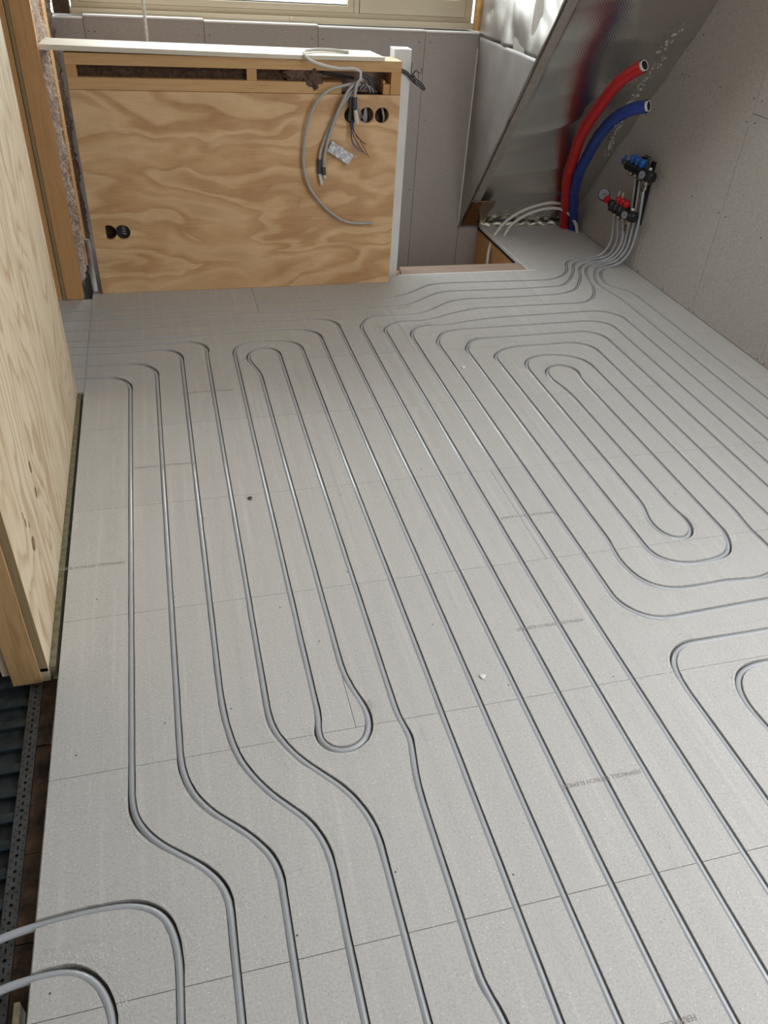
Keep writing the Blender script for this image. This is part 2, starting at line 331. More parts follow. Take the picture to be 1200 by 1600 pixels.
# ------------------------------------------------------------------ floor boards with milled grooves
Z0 = -.0106; PR = .0080
def smooth(S, it=7):
    for _ in range(it): S = [S[0]] + [(S[i-1]+S[i]*2+S[i+1])/4 if (S[i+1]-S[i-1]).length < .06 else S[i] for i in range(1, len(S)-1)] + [S[-1]]
    return S
def cl2d(name):
    pts = PIPES[name]
    return smooth(spline([(x, y, 0) for x, y in pts], .012))
LINES = {}
for k in PIPES:
    sp = cl2d(k)
    # thin out straight runs
    out = [sp[0]]
    for i in range(1, len(sp)-1):
        a, b, c = out[-1], sp[i], sp[i+1]
        d1 = (b-a); d2 = (c-b)
        near = 0.45 < b.y < 2.2
        if d1.length > (.05 if near else .30) or (d1.length and d2.length and d1.angle(d2) > .015 and d1.length > .010): out.append(b)
    out.append(sp[-1]); LINES[k] = out
def curv(L, i):
    if i == 0 or i == len(L)-1: return 0
    a, b = L[i]-L[i-1], L[i+1]-L[i]
    ang = a.to_2d().angle_signed(b.to_2d(), 0)
    return -ang/((a.length+b.length)/2)
CV = {}
for k, L in LINES.items():
    c = [curv(L, i) for i in range(len(L))]
    for _ in range(3): c = [(c[max(i-1, 0)]+c[i]*2+c[min(i+1, len(c)-1)])/4 for i in range(len(c))]
    CV[k] = c

ROWS = [(-1.60, -.844), (-.844, -.344), (-.344, .156), (.156, .656), (.656, 1.152), (1.152, 1.655), (1.655, 2.155), (2.155, 2.655), (2.655, 3.130), (3.130, 3.620), (3.620, 4.055)]
CUTS = [[.3, 1.8], [.9], [.2, 1.7], [.76, 2.26], [.76, 2.26], [.32, 1.82], [1.05], [-.1, 1.4], [.55, 2.05], [-.45, 1.05], [.40, 1.90]]
RECTS = []
for (y0, y1), cu in zip(ROWS, CUTS):
    xs = [-.385] + [c for c in cu if c > -.3] + [2.65]
    for a, b in zip(xs, xs[1:]): RECTS.append((a, b, y0, y1))
RECTS = [r for r in RECTS if not (r[2] == 3.620)]
for a, b in ((-.385, .40), (.40, 1.90), (1.90, 2.65)): RECTS.append((a, b, 3.620, 4.052))
RECTS += [(2.01, 2.65, 4.052, 4.47), (2.01, 2.65, 4.47, 4.878), (-1.6, -.385, 2.96, 3.43), (-1.6, -.385, 3.43, 3.90)]
# notch at the stud: the floor starts right of the door post
RECTS = [r if r[:3] != (-.385, .40, 3.620) else (-.385, .40, 3.620, 3.965) for r in RECTS]
G = .0007
V2 = []; FIN = []; KIND = []
def addface(pts, kind):
    b = len(V2); V2.extend(pts); FIN.append(list(range(b, b+len(pts)))); KIND.append(kind)
for i, (x0, x1, y0, y1) in enumerate(RECTS):
    addface([Vector(p) for p in ((x0+G, y0+G), (x1-G, y0+G), (x1-G, y1-G), (x0+G, y1-G))], i)
HW = .0083
rnd = random.Random(3)
for k, L in LINES.items():
    base = len(V2); n = len(L)
    for i, p in enumerate(L):
        t = (L[min(i+1, n-1)]-L[max(i-1, 0)]).normalized(); nn = Vector((-t.y, t.x))
        c = CV[k][i]; w = min(.0036, abs(c)*.00045)
        j = .0007 if p.y < 2.4 else .0004
        l = HW + (w if c < 0 else 0) + rnd.uniform(-j*.4, j); r = HW + (w if c > 0 else 0) + rnd.uniform(-j*.4, j)
        V2.append(p.to_2d() + nn*l); V2.append(p.to_2d() - nn*r)
    for i in range(n-1):
        a = base+2*i
        FIN.append([a, a+1, a+3, a+2]); KIND.append(-1)
vo, eo, fo, vorig, eorig, forig = delaunay_2d_cdt(V2, [], FIN, 1, 1e-6, True)
vo = [tuple(v) for v in vo]
per = {}
for f, src in zip(fo, forig):
    ks = [KIND[s] for s in src]
    if -1 in ks or not ks: continue
    per.setdefault(ks[0], []).append(f)
floor_o = MB().box(-.386, 2.68, -1.62, 4.052, -.075, -.0205).box(2.03, 2.68, 4.052, 4.90, -.075, -.0205).box(-1.62, -.387, 2.955, 3.91, -.075, -.0205)\
    .obj('floor', M_BASE, kind='structure')
floor_o['label'] = 'floor of pale grey gypsum fibre boards with milled pipe grooves'
BT = .0195
for bi, fs in sorted(per.items()):
    used = {}; vv = []; ff = []
    def vid(i, z):
        if (i, z) not in used: used[(i, z)] = len(vv); vv.append((vo[i][0], vo[i][1], z))
        return used[(i, z)]
    ec = {}
    for f in fs:
        a = [vid(i, 0) for i in f]
        A = sum(vo[f[j]][0]*vo[f[(j+1) % len(f)]][1]-vo[f[(j+1) % len(f)]][0]*vo[f[j]][1] for j in range(len(f)))
        if A < 0: f = list(reversed(f)); a.reverse()
        ff.append(a)
        for j in range(len(f)): ec[(f[j], f[(j+1) % len(f)])] = 1
    for (a, b) in ec:
        if (b, a) not in ec: ff.append([vid(b, 0), vid(a, 0), vid(a, -BT), vid(b, -BT)])
    me = bpy.data.meshes.new('floor_board'); me.from_pydata(vv, [], ff); me.materials.append(M_BOARD[bi % 3])
    link(bpy.data.objects.new('floor_board', me), floor_o)

# chalk dust: faint guide streaks between the runs and halos along the bends
def ribbons(name, segs, parent, z=.00035):
    vv = []; ff = []; uv = []
    for si, (pts, strength) in enumerate(segs):  # pts: list of (left, right)
        b = len(vv); z = .0003 + (si % 9)*.00006
        for l, r in pts: vv.append((l[0], l[1], z)); vv.append((r[0], r[1], z))
        for i in range(len(pts)-1):
            ff.append((b+2*i, b+2*i+1, b+2*i+3, b+2*i+2)); uv += [(strength, 0), (strength, 1), (strength, 1), (strength, 0)]
    me = bpy.data.meshes.new(name); me.from_pydata(vv, [], ff); me.materials.append(M_DUST)
    u = me.uv_layers.new(name='UVMap')
    for i, q in enumerate(uv): u.data[i].uv = q
    return link(bpy.data.objects.new(name, me), parent, kind='stuff')
segs = []
for x, y0, y1, s in ((-.255, .95, 2.75, 1), (-.150, 1.0, 2.7, .55), (-.045, 1.0, 2.6, .5), (.062, 1.2, 2.9, .8), (.175, 1.25, 3.1, .7), (.285, 1.35, 3.0, .5), (.38, 1.2, 2.9, .7), (.485, .6, 3.1, .6), (.592, .5, 3.2, .7), (.70, .5, 3.2, .8), (.812, .45, 3.3, .5), (.915, .4, 3.3, .8), (1.02, .5, 3.3, .7), (1.135, .6, 3.1, .6), (1.24, 1.5, 3.1, .5), (1.345, 1.6, 3.0, .6), (1.455, 1.7, 2.8, .5), (1.56, 1.9, 2.6, .6), (1.66, 1.7, 2.8, .6), (1.765, 1.6, 2.8, .6), (1.87, 1.6, 3.0, .6), (1.975, 1.5, 3.1, .7), (2.085, 1.5, 3.2, .7), (2.19, 1.5, 3.3, .8), (2.30, 1.5, 3.6, .7), (2.41, 1.6, 3.6, .8), (.25, .3, .85, .7), (.37, .3, .95, .6), (1.27, .6, 1.1, .8), (1.15, .5, 1.1, .5), (-.30, .6, .95, .3), (2.52, 1.6, 3.7, .5)):
    for q in range(2):
        xx = x + rnd.uniform(-.012, .012); w = rnd.choice((.003, .006, .012, .018))
        n = 14; ys = [y0+(y1-y0)*i/n for i in range(n+1)]
        segs.append(([((xx-w+rnd.uniform(-.001, .001), y), (xx+w, y)) for y in ys], s*.55*rnd.uniform(.5, 1)))
for y, x0, x1 in ((3.70, -.45, 1.0), (3.60, -.45, .9), (3.49, -.4, .5), (3.41, 1.5, 2.1), (3.29, 1.5, 2.0), (1.39, 1.45, 1.8), (1.28, 1.4, 1.8), (.78, -.38, -.2)):
    segs.append(([((x0+(x1-x0)*i/10, y+.006), (x0+(x1-x0)*i/10, y-.006)) for i in range(11)], .35))
for k, L in LINES.items():
    cur = []; last = 0
    for i, p in enumerate(L):
        c = CV[k][i]
        if abs(c) > 2.2 and (not cur or c*last > 0):
            t = (L[min(i+1, len(L)-1)]-L[max(i-1, 0)]).normalized(); nn = Vector((-t.y, t.x, 0))*(1 if c < 0 else -1)
            cur.append((p+nn*.012, p+nn*(.045))); last = c
        else:
            if len(cur) > 3: segs.append((cur, .55)); segs.append(([(a, a+(b-a)*.25) for a, b in cur], .75))
            cur = []
    if len(cur) > 3: segs.append((cur, .7))
ribbons('chalk_dust', segs, floor_o)

# grey screws in the floor boards
mb = MB()
for x, y in ((-.33, 1.21), (-.13, 1.26), (.03, 1.27), (.285, 1.45), (-.30, 1.73), (-.09, 1.70), (.20, 1.60), (.61, 1.45), (.74, 1.20), (.32, .78), (.10, .70), (.92, .70), (.56, .72), (1.03, 1.17), (.48, 2.1), (.66, 2.05), (.80, 2.2), (.33, 2.6), (1.45, 3.66), (1.60, 3.86), (1.93, 1.9), (1.66, 1.9), (.42, 1.71), (.02, 2.05), (-.35, .70), (1.35, 1.1), (1.0, .45), (-.47, 3.73), (1.10, 3.95)):
    mb.cyl((x, y, -.001), (x, y, .0003), .0022, 8)
mb.obj('screw_head', M_SCREW, floor_o, kind='stuff')

def text(s, x, y, rot, size, parent, mat=M_INK, name='printed_text', m=None, sx=1.0):
    cu = bpy.data.curves.new(name, 'FONT'); cu.body = s; cu.size = size; cu.resolution_u = 2
    to = bpy.data.objects.new(name, cu); COL.objects.link(to)
    dg = bpy.context.evaluated_depsgraph_get(); dg.update()
    me = bpy.data.meshes.new_from_object(to.evaluated_get(dg)); me.materials.clear(); me.materials.append(mat)
    bpy.data.objects.remove(to)
    if m is None: m = Matrix.Translation((x, y, .0006)) @ Matrix.Rotation(rot, 4, 'Z') @ Matrix.Diagonal((sx, 1, 1, 1))
    me.transform(m)
    return link(bpy.data.objects.new(name, me), parent)
for x, y, sx in ((.955, .884, 1), (.792, .387, 1), (-.225, 1.872, 1), (.012, 2.372, 1), (.20, 2.884, 1), (1.19, 1.872, 1), (1.045, 1.378, 1)):
    text('FERMACELL ESTRICH ELEMENT', x, y+.011, math.pi, .0155, floor_o, sx=.98)

# ------------------------------------------------------------------ pipes
RISE = {'h1': [(2.535, 4.213, .012), (2.575, 4.212, .06), (2.585, 4.206, .13), (2.572, 4.204, .20), (2.565, 4.204, .262)],
        'h2': [(2.55, 4.175, .014), (2.59, 4.168, .065), (2.595, 4.160, .14), (2.575, 4.157, .21), (2.567, 4.157, .262)],
        'P11': [(2.53, 4.130, .014), (2.585, 4.120, .07), (2.60, 4.112, .14), (2.58, 4.105, .21), (2.568, 4.104, .262)],
        'P12': [(2.55, 4.112, .014), (2.605, 4.105, .075), (2.622, 4.118, .2), (2.62, 4.135, .35), (2.605, 4.140, .49)],
        'b': [(2.555, 4.084, .014), (2.61, 4.072, .08), (2.626, 4.078, .2), (2.62, 4.088, .35), (2.605, 4.090, .49)],
        'a': [(2.565, 4.052, .014), (2.612, 4.036, .08), (2.628, 4.032, .2), (2.62, 4.036, .35), (2.605, 4.040, .49)]}
TIPS = {'h1': (2.30, 2.50), 'h2': (2.32, 2.50), 'P11': (2.38, 2.49), 'P12': (2.40, 2.50), 'b': (2.43, 2.51), 'a': (2.46, 2.53)}
LAB = {
 'h1': 'grey heating pipe along the foot of the half wall, farthest of all, up to manifold',
 'h2': 'grey heating pipe from doorway to manifold, second out from the half wall',
 'h3': 'grey pipe turning out of doorway beside the loop, third line from half wall, widest turn',
 'h4': 'grey pipe out of the doorway, fourth line from the half wall, second widest turn',
 'h5': 'grey pipe from the doorway turning just left of the narrow closed loop',
 'h6': 'grey pipe from the doorway, third long run from the plywood wall, with sideways kink',
 'h7': 'grey pipe from the doorway, second long run from the plywood wall, with sideways kink',
 'h8': 'grey pipe from the doorway turning nearest to the plywood wall, with sideways kink',
 'loop': 'grey pipe folded into a narrow double hairpin loop left of centre',
 'P11': 'grey pipe from manifold turning right of the narrow loop, leftmost of the manifold turns',
 'P12': 'grey pipe from manifold, turning one groove inside the leftmost manifold turn',
 'P13': 'grey pipe forming the outermost long U around the right-hand spiral',
 'spiral': 'long grey pipe wound as the spiral of nested hairpins right of centre',
 'b': 'grey pipe from manifold down the right side, second groove from the right wall',
 'a': 'grey pipe from manifold down the right side, groove nearest the right wall',
 'L1': 'short bent grey pipe over the left floor edge, upper of the two at bottom left',
 'L2': 'short bent grey pipe over the left floor edge, lower one in the bottom left corner'}
for k in PIPES:
    P = [(x, y, Z0) for x, y in PIPES[k]]
    if k in RISE:
        x0, x1 = TIPS[k]
        if P[0][0] > 2.45 and P[0][1] > 4: P.reverse()
        P = [(x, y, Z0 + max(0, min(1, (x-x0)/(x1-x0)))*.018 if y > 4.0 and x > x0 else Z0) for x, y, z in P] + RISE[k]
    if k in ('L1', 'L2'):
        P[0] = (P[0][0], P[0][1]-.35, -.03); P[1] = (P[1][0], P[1][1], Z0+.003)
    pts = smooth(spline(P, .013))
    out = [pts[0]]
    for i in range(1, len(pts)-1):
        if (pts[i]-out[-1]).length > .25 or (pts[i+1]-pts[i]).angle(pts[i]-out[-1], 0) > .02: out.append(pts[i])
    out.append(pts[-1])
    MB().tube(out, PR if k not in RISE else PR, 12).obj('heating_pipe', M_PIPE, smooth=True, label=LAB[k], cat='pipe')

# ------------------------------------------------------------------ generic sheets
def sheet_cdt(name, outer, holes, to3d, thick, mat, parent=None, **kw):
    """flat board with real holes; to3d maps (u,v,depth) to space"""
    V = []; F = []; K = []
    def a(p, k): b = len(V); V.extend(Vector(q) for q in p); F.append(list(range(b, b+len(p)))); K.append(k)
    a(outer, 0)
    for h in holes: a(h, -1)
    v, e, f, _, _, fo_ = delaunay_2d_cdt(V, [], F, 1, 1e-6, True)
    m = MB(); ids = {}
    def g(i, d):
        if (i, d) not in ids: ids[(i, d)] = len(m.v); m.v.append(to3d(v[i].x, v[i].y, d))
        return ids[(i, d)]
    ec = set()
    for t, s in zip(f, fo_):
        if any(K[q] == -1 for q in s): continue
        A = sum(v[t[j]].x*v[t[(j+1) % len(t)]].y-v[t[(j+1) % len(t)]].x*v[t[j]].y for j in range(len(t)))
        if A < 0: t = list(reversed(t))
        m.f.append(tuple(g(i, 0) for i in t)); m.f.append(tuple(g(i, thick) for i in reversed(t)))
        for j in range(len(t)): ec.add((t[j], t[(j+1) % len(t)]))
    for (x, y) in ec:
        if (y, x) not in ec: m.f.append((g(y, 0), g(x, 0), g(x, thick), g(y, thick)))
    return m.obj(name, mat, parent, **kw)
def circ(x, y, r, n=24, a0=0, a1=2*math.pi): return [(x+r*math.cos(a0+(a1-a0)*i/n), y+r*math.sin(a0+(a1-a0)*i/n)) for i in range(n)]
def rect(x0, x1, y0, y1): return [(x0, y0), (x1, y0), (x1, y1), (x0, y1)]

# ------------------------------------------------------------------ back wall (runs down into the stair opening)
wb = MB().box(-.60, 2.70, 4.93, 5.10, -2.6, 1.075).obj('wall_back', M_BASE, kind='structure', label='back wall of gypsum board panels below the window')
xs = [-.60, -.292, .310, .921, 1.535, 1.862]; tops = [1.074, 1.086, 1.079, 1.073, 1.071]
for i in range(5):
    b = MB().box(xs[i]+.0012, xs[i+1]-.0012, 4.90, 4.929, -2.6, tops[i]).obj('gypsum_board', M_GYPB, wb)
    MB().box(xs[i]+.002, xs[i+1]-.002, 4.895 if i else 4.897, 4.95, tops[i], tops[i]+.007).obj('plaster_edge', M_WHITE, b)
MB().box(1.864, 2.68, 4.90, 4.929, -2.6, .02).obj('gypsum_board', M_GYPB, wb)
mb = MB()
for x in (-.24, -.27, .28, .335, .89, .95, 1.50, 1.565):
    for z in (1.02, .62, .22): mb.cyl((x+rnd.uniform(-.008, .008), 4.898, z), (x, 4.901, z), .0026, 8)
mb.obj('screw_head', M_SCREW, wb, kind='stuff')

# ------------------------------------------------------------------ dormer window
w1 = empty('window_1', (0, 0, 0), kind='structure', label='cream timber dormer window above the back wall')
MB().box(-.36, 1.84, 4.965, 5.06, 1.085, 1.115).obj('window_sill', M_CREAM, w1)
f = MB().box(-.345, 1.83, 4.985, 5.06, 1.115, 1.140).box(-.345, -.30, 4.985, 5.06, 1.140, 2.32).box(1.785, 1.83, 4.985, 5.06, 1.140, 2.32).box(-.30, 1.785, 4.985, 5.06, 2.27, 2.32).box(1.135, 1.165, 4.98, 5.06, 1.140, 2.27)
f.obj('window_frame', M_CREAM, w1, bevel=.0015)
for x0, x1, zb, st in ((-.297, 1.132, 1.172, .045), (1.168, 1.782, 1.222, .055)):
    s = MB().box(x0, x1, 4.975, 5.03, 1.1415, zb).box(x0, x1, 4.975, 5.03, 2.21, 2.268).box(x0, x0+st, 4.975, 5.03, zb, 2.21).box(x1-st+.012, x1, 4.975, 5.03, zb, 2.21)
    so = s.obj('window_sash', M_CREAM, w1, bevel=.001)
    MB().box(x0+st+.001, x1-st+.011, 5.002, 5.008, zb+.001, 2.209).obj('window_pane', M_GLASS, so)
    MB().box(x0+st, x1-st+.012, 4.990, 5.0015, zb, zb+.006).obj('glazing_seal', M_GREYP, so)
m = MB(); m.lathe((.785, 4.958, 1.104), (0, 1, 0), [(0, .008), (.006, .012), (.012, .008), (.02, .006)], 12); m.obj('round_stop', M_CREAM, w1, smooth=True)
# orange sealing foam and timber beside the frame
m = MB(); n = 14
for i in range(n+1):
    z = 1.082 + i*.09; x0 = 1.842; x1 = 1.895 + .012*math.sin(i*1.7) + i*.004
    m.v += [(x0, 4.985, z), (x0, 4.945+.006*math.sin(i*2.3), z), (min(x1, 1.90)-.012, 4.930+.008*math.cos(i*1.3), z), (min(x1, 1.93), 4.95, z), (min(x1, 1.93), 4.985, z)]
for i in range(n):
    for k in range(4): m.f.append((i*5+k, i*5+k+1, i*5+k+6, i*5+k+5))
M_FOAM = plain('orange_foam_strip', (.62, .36, .13), .6, var=.25, scale=18)
m.obj('sealing_strip', M_FOAM, w1, smooth=True)
# dark rough timber left of the window
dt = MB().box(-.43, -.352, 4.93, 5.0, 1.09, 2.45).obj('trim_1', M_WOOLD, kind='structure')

# outside, below and beyond the dormer window
MB().box(-14, 16, 5.3, 40, -3.2, -3.0).obj('ground', plain('outside_paving', (.5, .5, .48), .9), kind='structure')
def bush(x, y, z, r, lab):
    bm = bmesh.new(); bmesh.ops.create_icosphere(bm, subdivisions=4, radius=r)
    for v in bm.verts:
        v.co *= 1 + .35*noise.noise(v.co*4/r) + .2*noise.noise(v.co*12/r)
        v.co.z *= 1.1
    me = bpy.data.meshes.new('shrub'); bm.to_mesh(me); bm.free(); me.materials.append(M_LEAF)
    o = link(bpy.data.objects.new('shrub', me), None, lab, 'shrub'); o.location = (x, y, z)
M_LEAF = plain('leaves', (.10, .16, .06), .8, var=.7, scale=14)
bush(2.3, 11.0, -2.0, 1.1, 'green shrub outside, seen low through the right part of left window pane')

# ------------------------------------------------------------------ dormer cheek, foil slope, right wall
def grid_sheet(name, fn, nu, nv, mat, parent=None, uvs=(1, 1), thick=.004, **kw):
    m = MB(); 
    for j in range(nv+1):
        for i in range(nu+1): m.v.append(tuple(fn(i/nu, j/nv)))
    uv = []
    for j in range(nv):
        for i in range(nu):
            a = j*(nu+1)+i; m.f.append((a, a+1, a+nu+2, a+nu+1))
            uv += [(i/nu*uvs[0], j/nv*uvs[1]), ((i+1)/nu*uvs[0], j/nv*uvs[1]), ((i+1)/nu*uvs[0], (j+1)/nv*uvs[1]), (i/nu*uvs[0], (j+1)/nv*uvs[1])]
    me = bpy.data.meshes.new(name); me.from_pydata(m.v, [], m.f); me.materials.append(mat)
    u = me.uv_layers.new(name='UVMap')
    for i, q in enumerate(uv): u.data[i].uv = q
    for p in me.polygons: p.use_smooth = True
    o = link(bpy.data.objects.new(name, me), parent, **kw)
    if thick:
        md = o.modifiers.new('s', 'SOLIDIFY'); md.thickness = thick; md.offset = 0
    return o
SL = 1.31
def wr(p, sc, amp): return noise.noise(Vector(p)*sc)*amp
slope = empty('ceiling', (0, 0, 0), kind='structure', label='sloping roof underside covered with silver foil insulation')
nrm = Vector((0, -SL, -1)).normalized()
def fslope(u, v):
    z = v*2.45; y = 4.88 - z/SL
    xl = 1.862 + .012*noise.noise(Vector((0, v*22, 1)))
    x = xl + (2.648-xl)*u
    e = min(1, u*9)
    fold = abs(noise.noise(Vector((x*.9+z*1.2, z*3.5-x*1.2, .3))))
    fold2 = abs(noise.noise(Vector((x*1.6, z*8-x*2.0, 5.3))))
    h = -abs(fold)**.7*.030*e - fold2*.005*e + .006 + wr((x, y, z), 1.6, .006)
    if v < .035: h += (.035-v)*.5 + .010*noise.noise(Vector((x*26, z*60, 0)))*e
    return Vector((x, y, z)) + nrm*(h-.012)
sf = grid_sheet('foil_blanket', fslope, 90, 240, M_FOIL, slope, (.8*12, 3.1*12), thick=0)
# plain foil band at the bottom corner: brownish shiny lap
def flap(u, v):
    z = .005+v*.20; y = 4.88 - z/SL; x0 = 1.865
    return Vector((x0+u*(.155+.006*math.sin(v*9)), y, z)) + nrm*(.010+.003*noise.noise(Vector((u*5, v*7, 2))))
grid_sheet('foil_lap', flap, 14, 20, mat_foil('foil_smooth', .0, (.36, .27, .21), .2), slope, (2, 2), thick=.001)
# crumpled foil roll along the foot of the slope
m = MB(); pts = [Vector((1.99+i*.0137, 4.842+.006*math.sin(i*1.1), .012+.005*math.sin(i*.9))) for i in range(46)]
m.tube(pts, [.013+.0025*math.sin(i*2.1)+.002*math.sin(i*5.3) for i in range(46)], 10)
for i, q in enumerate(m.v): m.v[i] = tuple(Vector(q)+Vector((0, 1, 1))*.006*noise.noise(Vector(q)*60))
m.obj('crumpled_foil_edge', mat_foil('foil_crumple', .2, (.80, .78, .68), .5), slope, smooth=True)
# dried glue smears on the foil near the right wall
M_GLUE = plain('dried_glue', (.50, .49, .45), .45, var=.3, scale=50)
m = MB()
for i in range(46):
    t = i/45; z = .52+t*.72; x = 2.585 - .07*math.sin(t*3) - (.05 if t > .8 else 0); y = 4.88-z/SL
    for q in range(3):
        xx = x+rnd.uniform(-.02, .02); zz = z+rnd.uniform(-.014, .014); c = Vector((xx, 4.88-zz/SL, zz))+nrm*.010
        if noise.noise(Vector((i*.3, q, 1))) < -.22: continue
        b = len(m.v); r = rnd.uniform(.003, .007); tu = Vector((1, 0, 0)); tv = tu.cross(nrm)
        for k in range(7):
            a = 2*math.pi*k/7; m.v.append(tuple(c + (tu*math.cos(a)*r + tv*math.sin(a)*r*1.6)*rnd.uniform(.6, 1.2)))
        m.v.append(tuple(c+nrm*.003))
        for k in range(7): m.f.append((b+k, b+(k+1) % 7, b+7))
m.obj('glue_smear', M_GLUE, slope, kind='stuff', smooth=True)
# roof behind the foil
MB_r = MB(); b = MB_r
b.v = [(1.88, 4.95, .0), (2.80, 4.95, .0), (2.80, 4.95-2.6/SL, 2.6), (1.88, 4.95-2.6/SL, 2.6)]; b.v += [(x, y+.12, z) for x, y, z in b.v]
b.f = [(0, 1, 2, 3), (7, 6, 5, 4), (0, 4, 5, 1), (2, 6, 7, 3), (1, 5, 6, 2), (0, 3, 7, 4)]
b.obj('roof_board', M_STUD, slope)

ck = empty('wall_cheek', (0, 0, 0), kind='structure', label='side cheek of the dormer between back wall and foil slope')
def fch(za, zb, off):
    def fn(u, v):
        z = za+(zb-za)*v; y1 = 4.905; y0 = 4.88-z/SL-.004
        y = y0+(y1-y0)*u
        e = 1
        r = off*(.5-abs(noise.noise(Vector((y*3+z*2, z*3-y*4, 3))))) + off*.6*noise.noise(Vector((y*8, z*5, 7)))
        return Vector((1.864 - .006 + r*min(1, (1-u)*8+.1)*min(1, u*8+.1), y, z))
    return fn
grid_sheet('film_sheet', fch(0, 1.06, .010), 30, 50, M_FILM, ck, thick=.001)
grid_sheet('foil_sheet', fch(1.06, 2.45, .030), 50, 70, M_FOIL2, ck, (12*1.2, 12*1.4), thick=.001)
m = MB()
m.v = [(1.875, 4.93, 0), (1.875, 4.88, 0), (1.875, 4.88-2.45/SL, 2.45), (1.875, 4.93, 2.45)]; m.v += [(x+.05, y, z) for x, y, z in m.v]
m.f = [(0, 1, 2, 3), (7, 6, 5, 4), (0, 4, 5, 1), (1, 5, 6, 2), (2, 6, 7, 3), (3, 7, 4, 0)]
m.obj('backing_board', M_BASE, ck)
MB().tube([(1.858, 4.897, z/10) for z in range(0, 11)], .004, 6).obj('corner_bead', M_WHITE, ck)
# dark tape line along the slope edge
MB().tube([Vector((1.860, 4.88-z/SL-.014, z))+Vector((0, -.004*math.sin(z*9), 0)) for z in [i*.05 for i in range(2, 30)]], .0028, 6).obj('edge_tape', M_WOOLD, ck)

wrt = MB().box(2.672, 2.80, -1.62, 5.1, -.1, 2.6).obj('wall_right', M_BASE, kind='structure', label='right wall of upright gypsum boards with dark screw dots')
ys = [4.90, 3.985, 3.383, 2.788, 2.19, 1.59, 1.15]
for i in range(6):
    y1, y0 = ys[i], ys[i+1]
    zs = [(0.0, 2.5)] if i < 2 else [(0.0, .957), (.957, 2.5)]
    if i == 0:
        m = MB(); P = [(4.90, .0), (3.9862, 0), (3.9862, 1.16), (3.9, 1.29), (4.90, -.02)]
        P = [(4.90, 0.002), (3.9862, 0.002), (3.9862, 1.23), (4.90, .03)]
        m.v = [(2.650, y, z) for y, z in P]+[(2.671, y, z) for y, z in P]; k = len(P)
        m.f = [tuple(range(k)), tuple(reversed(range(k, 2*k)))]+[(j, (j+1) % k, k+(j+1) % k, k+j) for j in range(k)]
        m.obj('gypsum_board', M_GYP, wrt); continue
    for z0, z1 in zs:
        MB().box(2.650, 2.671, y0+.0012, y1-.0012, z0+.002, z1-.001).obj('gypsum_board', M_GYP, wrt)
m = MB()
for y, z in ((3.918, 1.205), (3.982+.03, 1.127), (4.01, 1.02), (3.945, 1.02), (3.672, 1.019), (3.405, 1.016), (3.345, 1.015), (3.405, .919), (3.345, .924), (4.012, .532), (3.95, .536), (3.647, .519), (3.405, .509), (3.345, .507), (3.06, .5), (4.259, .784), (4.624, .332), (4.655, .015), (3.95, .012), (3.672, .012), (3.405, .012), (3.355, .012), (2.81, .012), (2.76, .012), (2.74, .5), (2.82, .5), (3.06, 1.0), (3.1, .9), (4.30, .25), (2.45, .5), (2.45, .012)):
    m.cyl((2.6492, y, z), (2.651, y, z), .0042, 8)
m.obj('screw_head', M_SCREW, wrt, kind='stuff')

# window in the near part of the right wall, rest of the shell (outside the picture)
MB().box(2.650, 2.671, -1.6, -1.30, 0, 2.5).box(2.650, 2.671, -1.30, 1.148, 0, .68).box(2.650, 2.671, -1.30, 1.148, 2.22, 2.5).obj('gypsum_board', M_GYP, wrt)
M_CEIL = plain('ceiling_board', (.50, .47, .44), .8)
MB().box(-3.3, 2.80, -1.75, 5.15, 2.50, 2.56).obj('ceiling', M_CEIL, kind='structure')
MB().box(-3.3, 2.80, -1.75, -1.62, -.2, 2.5).obj('wall_near', M_CEIL, kind='structure')
MB().box(-3.42, -3.3, -1.75, 5.15, -.2, 2.5).obj('wall_far_left', M_CEIL, kind='structure')
MB().box(-3.3, -.60, 3.95, 4.05, -.2, 2.5).obj('wall_doorway', M_CEIL, kind='structure')
MB().box(-.60, 2.7, 4.93, 5.10, 2.32, 2.5).obj('trim_2', M_CEIL, kind='structure')

# ------------------------------------------------------------------ stair opening
so = empty('stair_opening', (1.6, 4.1, 0), kind='structure', label='stair opening between half wall and foil slope')
def loc(o, p):  # keep children in world coordinates
    o.matrix_parent_inverse = Matrix.Translation(p).inverted(); return o
P0 = (1.6, 4.1, 0)
m = MB(); m.v = [(1.243, 4.068, -.001), (2.058, 4.066, -.001), (1.985, 4.182, -.001), (1.262, 4.186, -.001)]; m.v += [(x, y, -.022) for x, y, z in m.v]
m.f = [(0, 1, 2, 3), (7, 6, 5, 4), (0, 4, 5, 1), (1, 5, 6, 2), (2, 6, 7, 3), (3, 7, 4, 0)]
loc(m.obj('edge_board', M_PINK, so), P0)
loc(MB().box(1.226, 2.05, 4.0535, 4.065, -.012, .001).obj('white_edge_bead', M_WHITE, so), P0)
loc(MB().box(1.14, 2.06, 4.068, 4.19, -.30, -.024).obj('trimmer_joist', M_STUD, so), P0)
loc(MB().box(1.996, 2.03, 4.19, 4.895, -.034, -.022).obj('deck_layer', M_DARK, so), P0)  # dark strip: shade of the gap under the boards, painted as a solid
loc(MB().box(2.0, 2.03, 4.19, 4.895, -.42, -.0345).obj('side_joist', M_STUD, so), P0)
loc(MB().box(2.001, 2.0085, 4.06, 4.878, -.0205, -.0005).obj('edge_strip', M_WHITE, so), P0)
loc(MB().box(-.45, 2.03, 4.18, 4.93, -2.65, -2.6).obj('lower_floor', M_BASE, so), P0)
loc(MB().box(2.004, 2.03, 4.19, 4.93, -2.65, -.42).obj('stair_side_board', M_GYPB, so), P0)
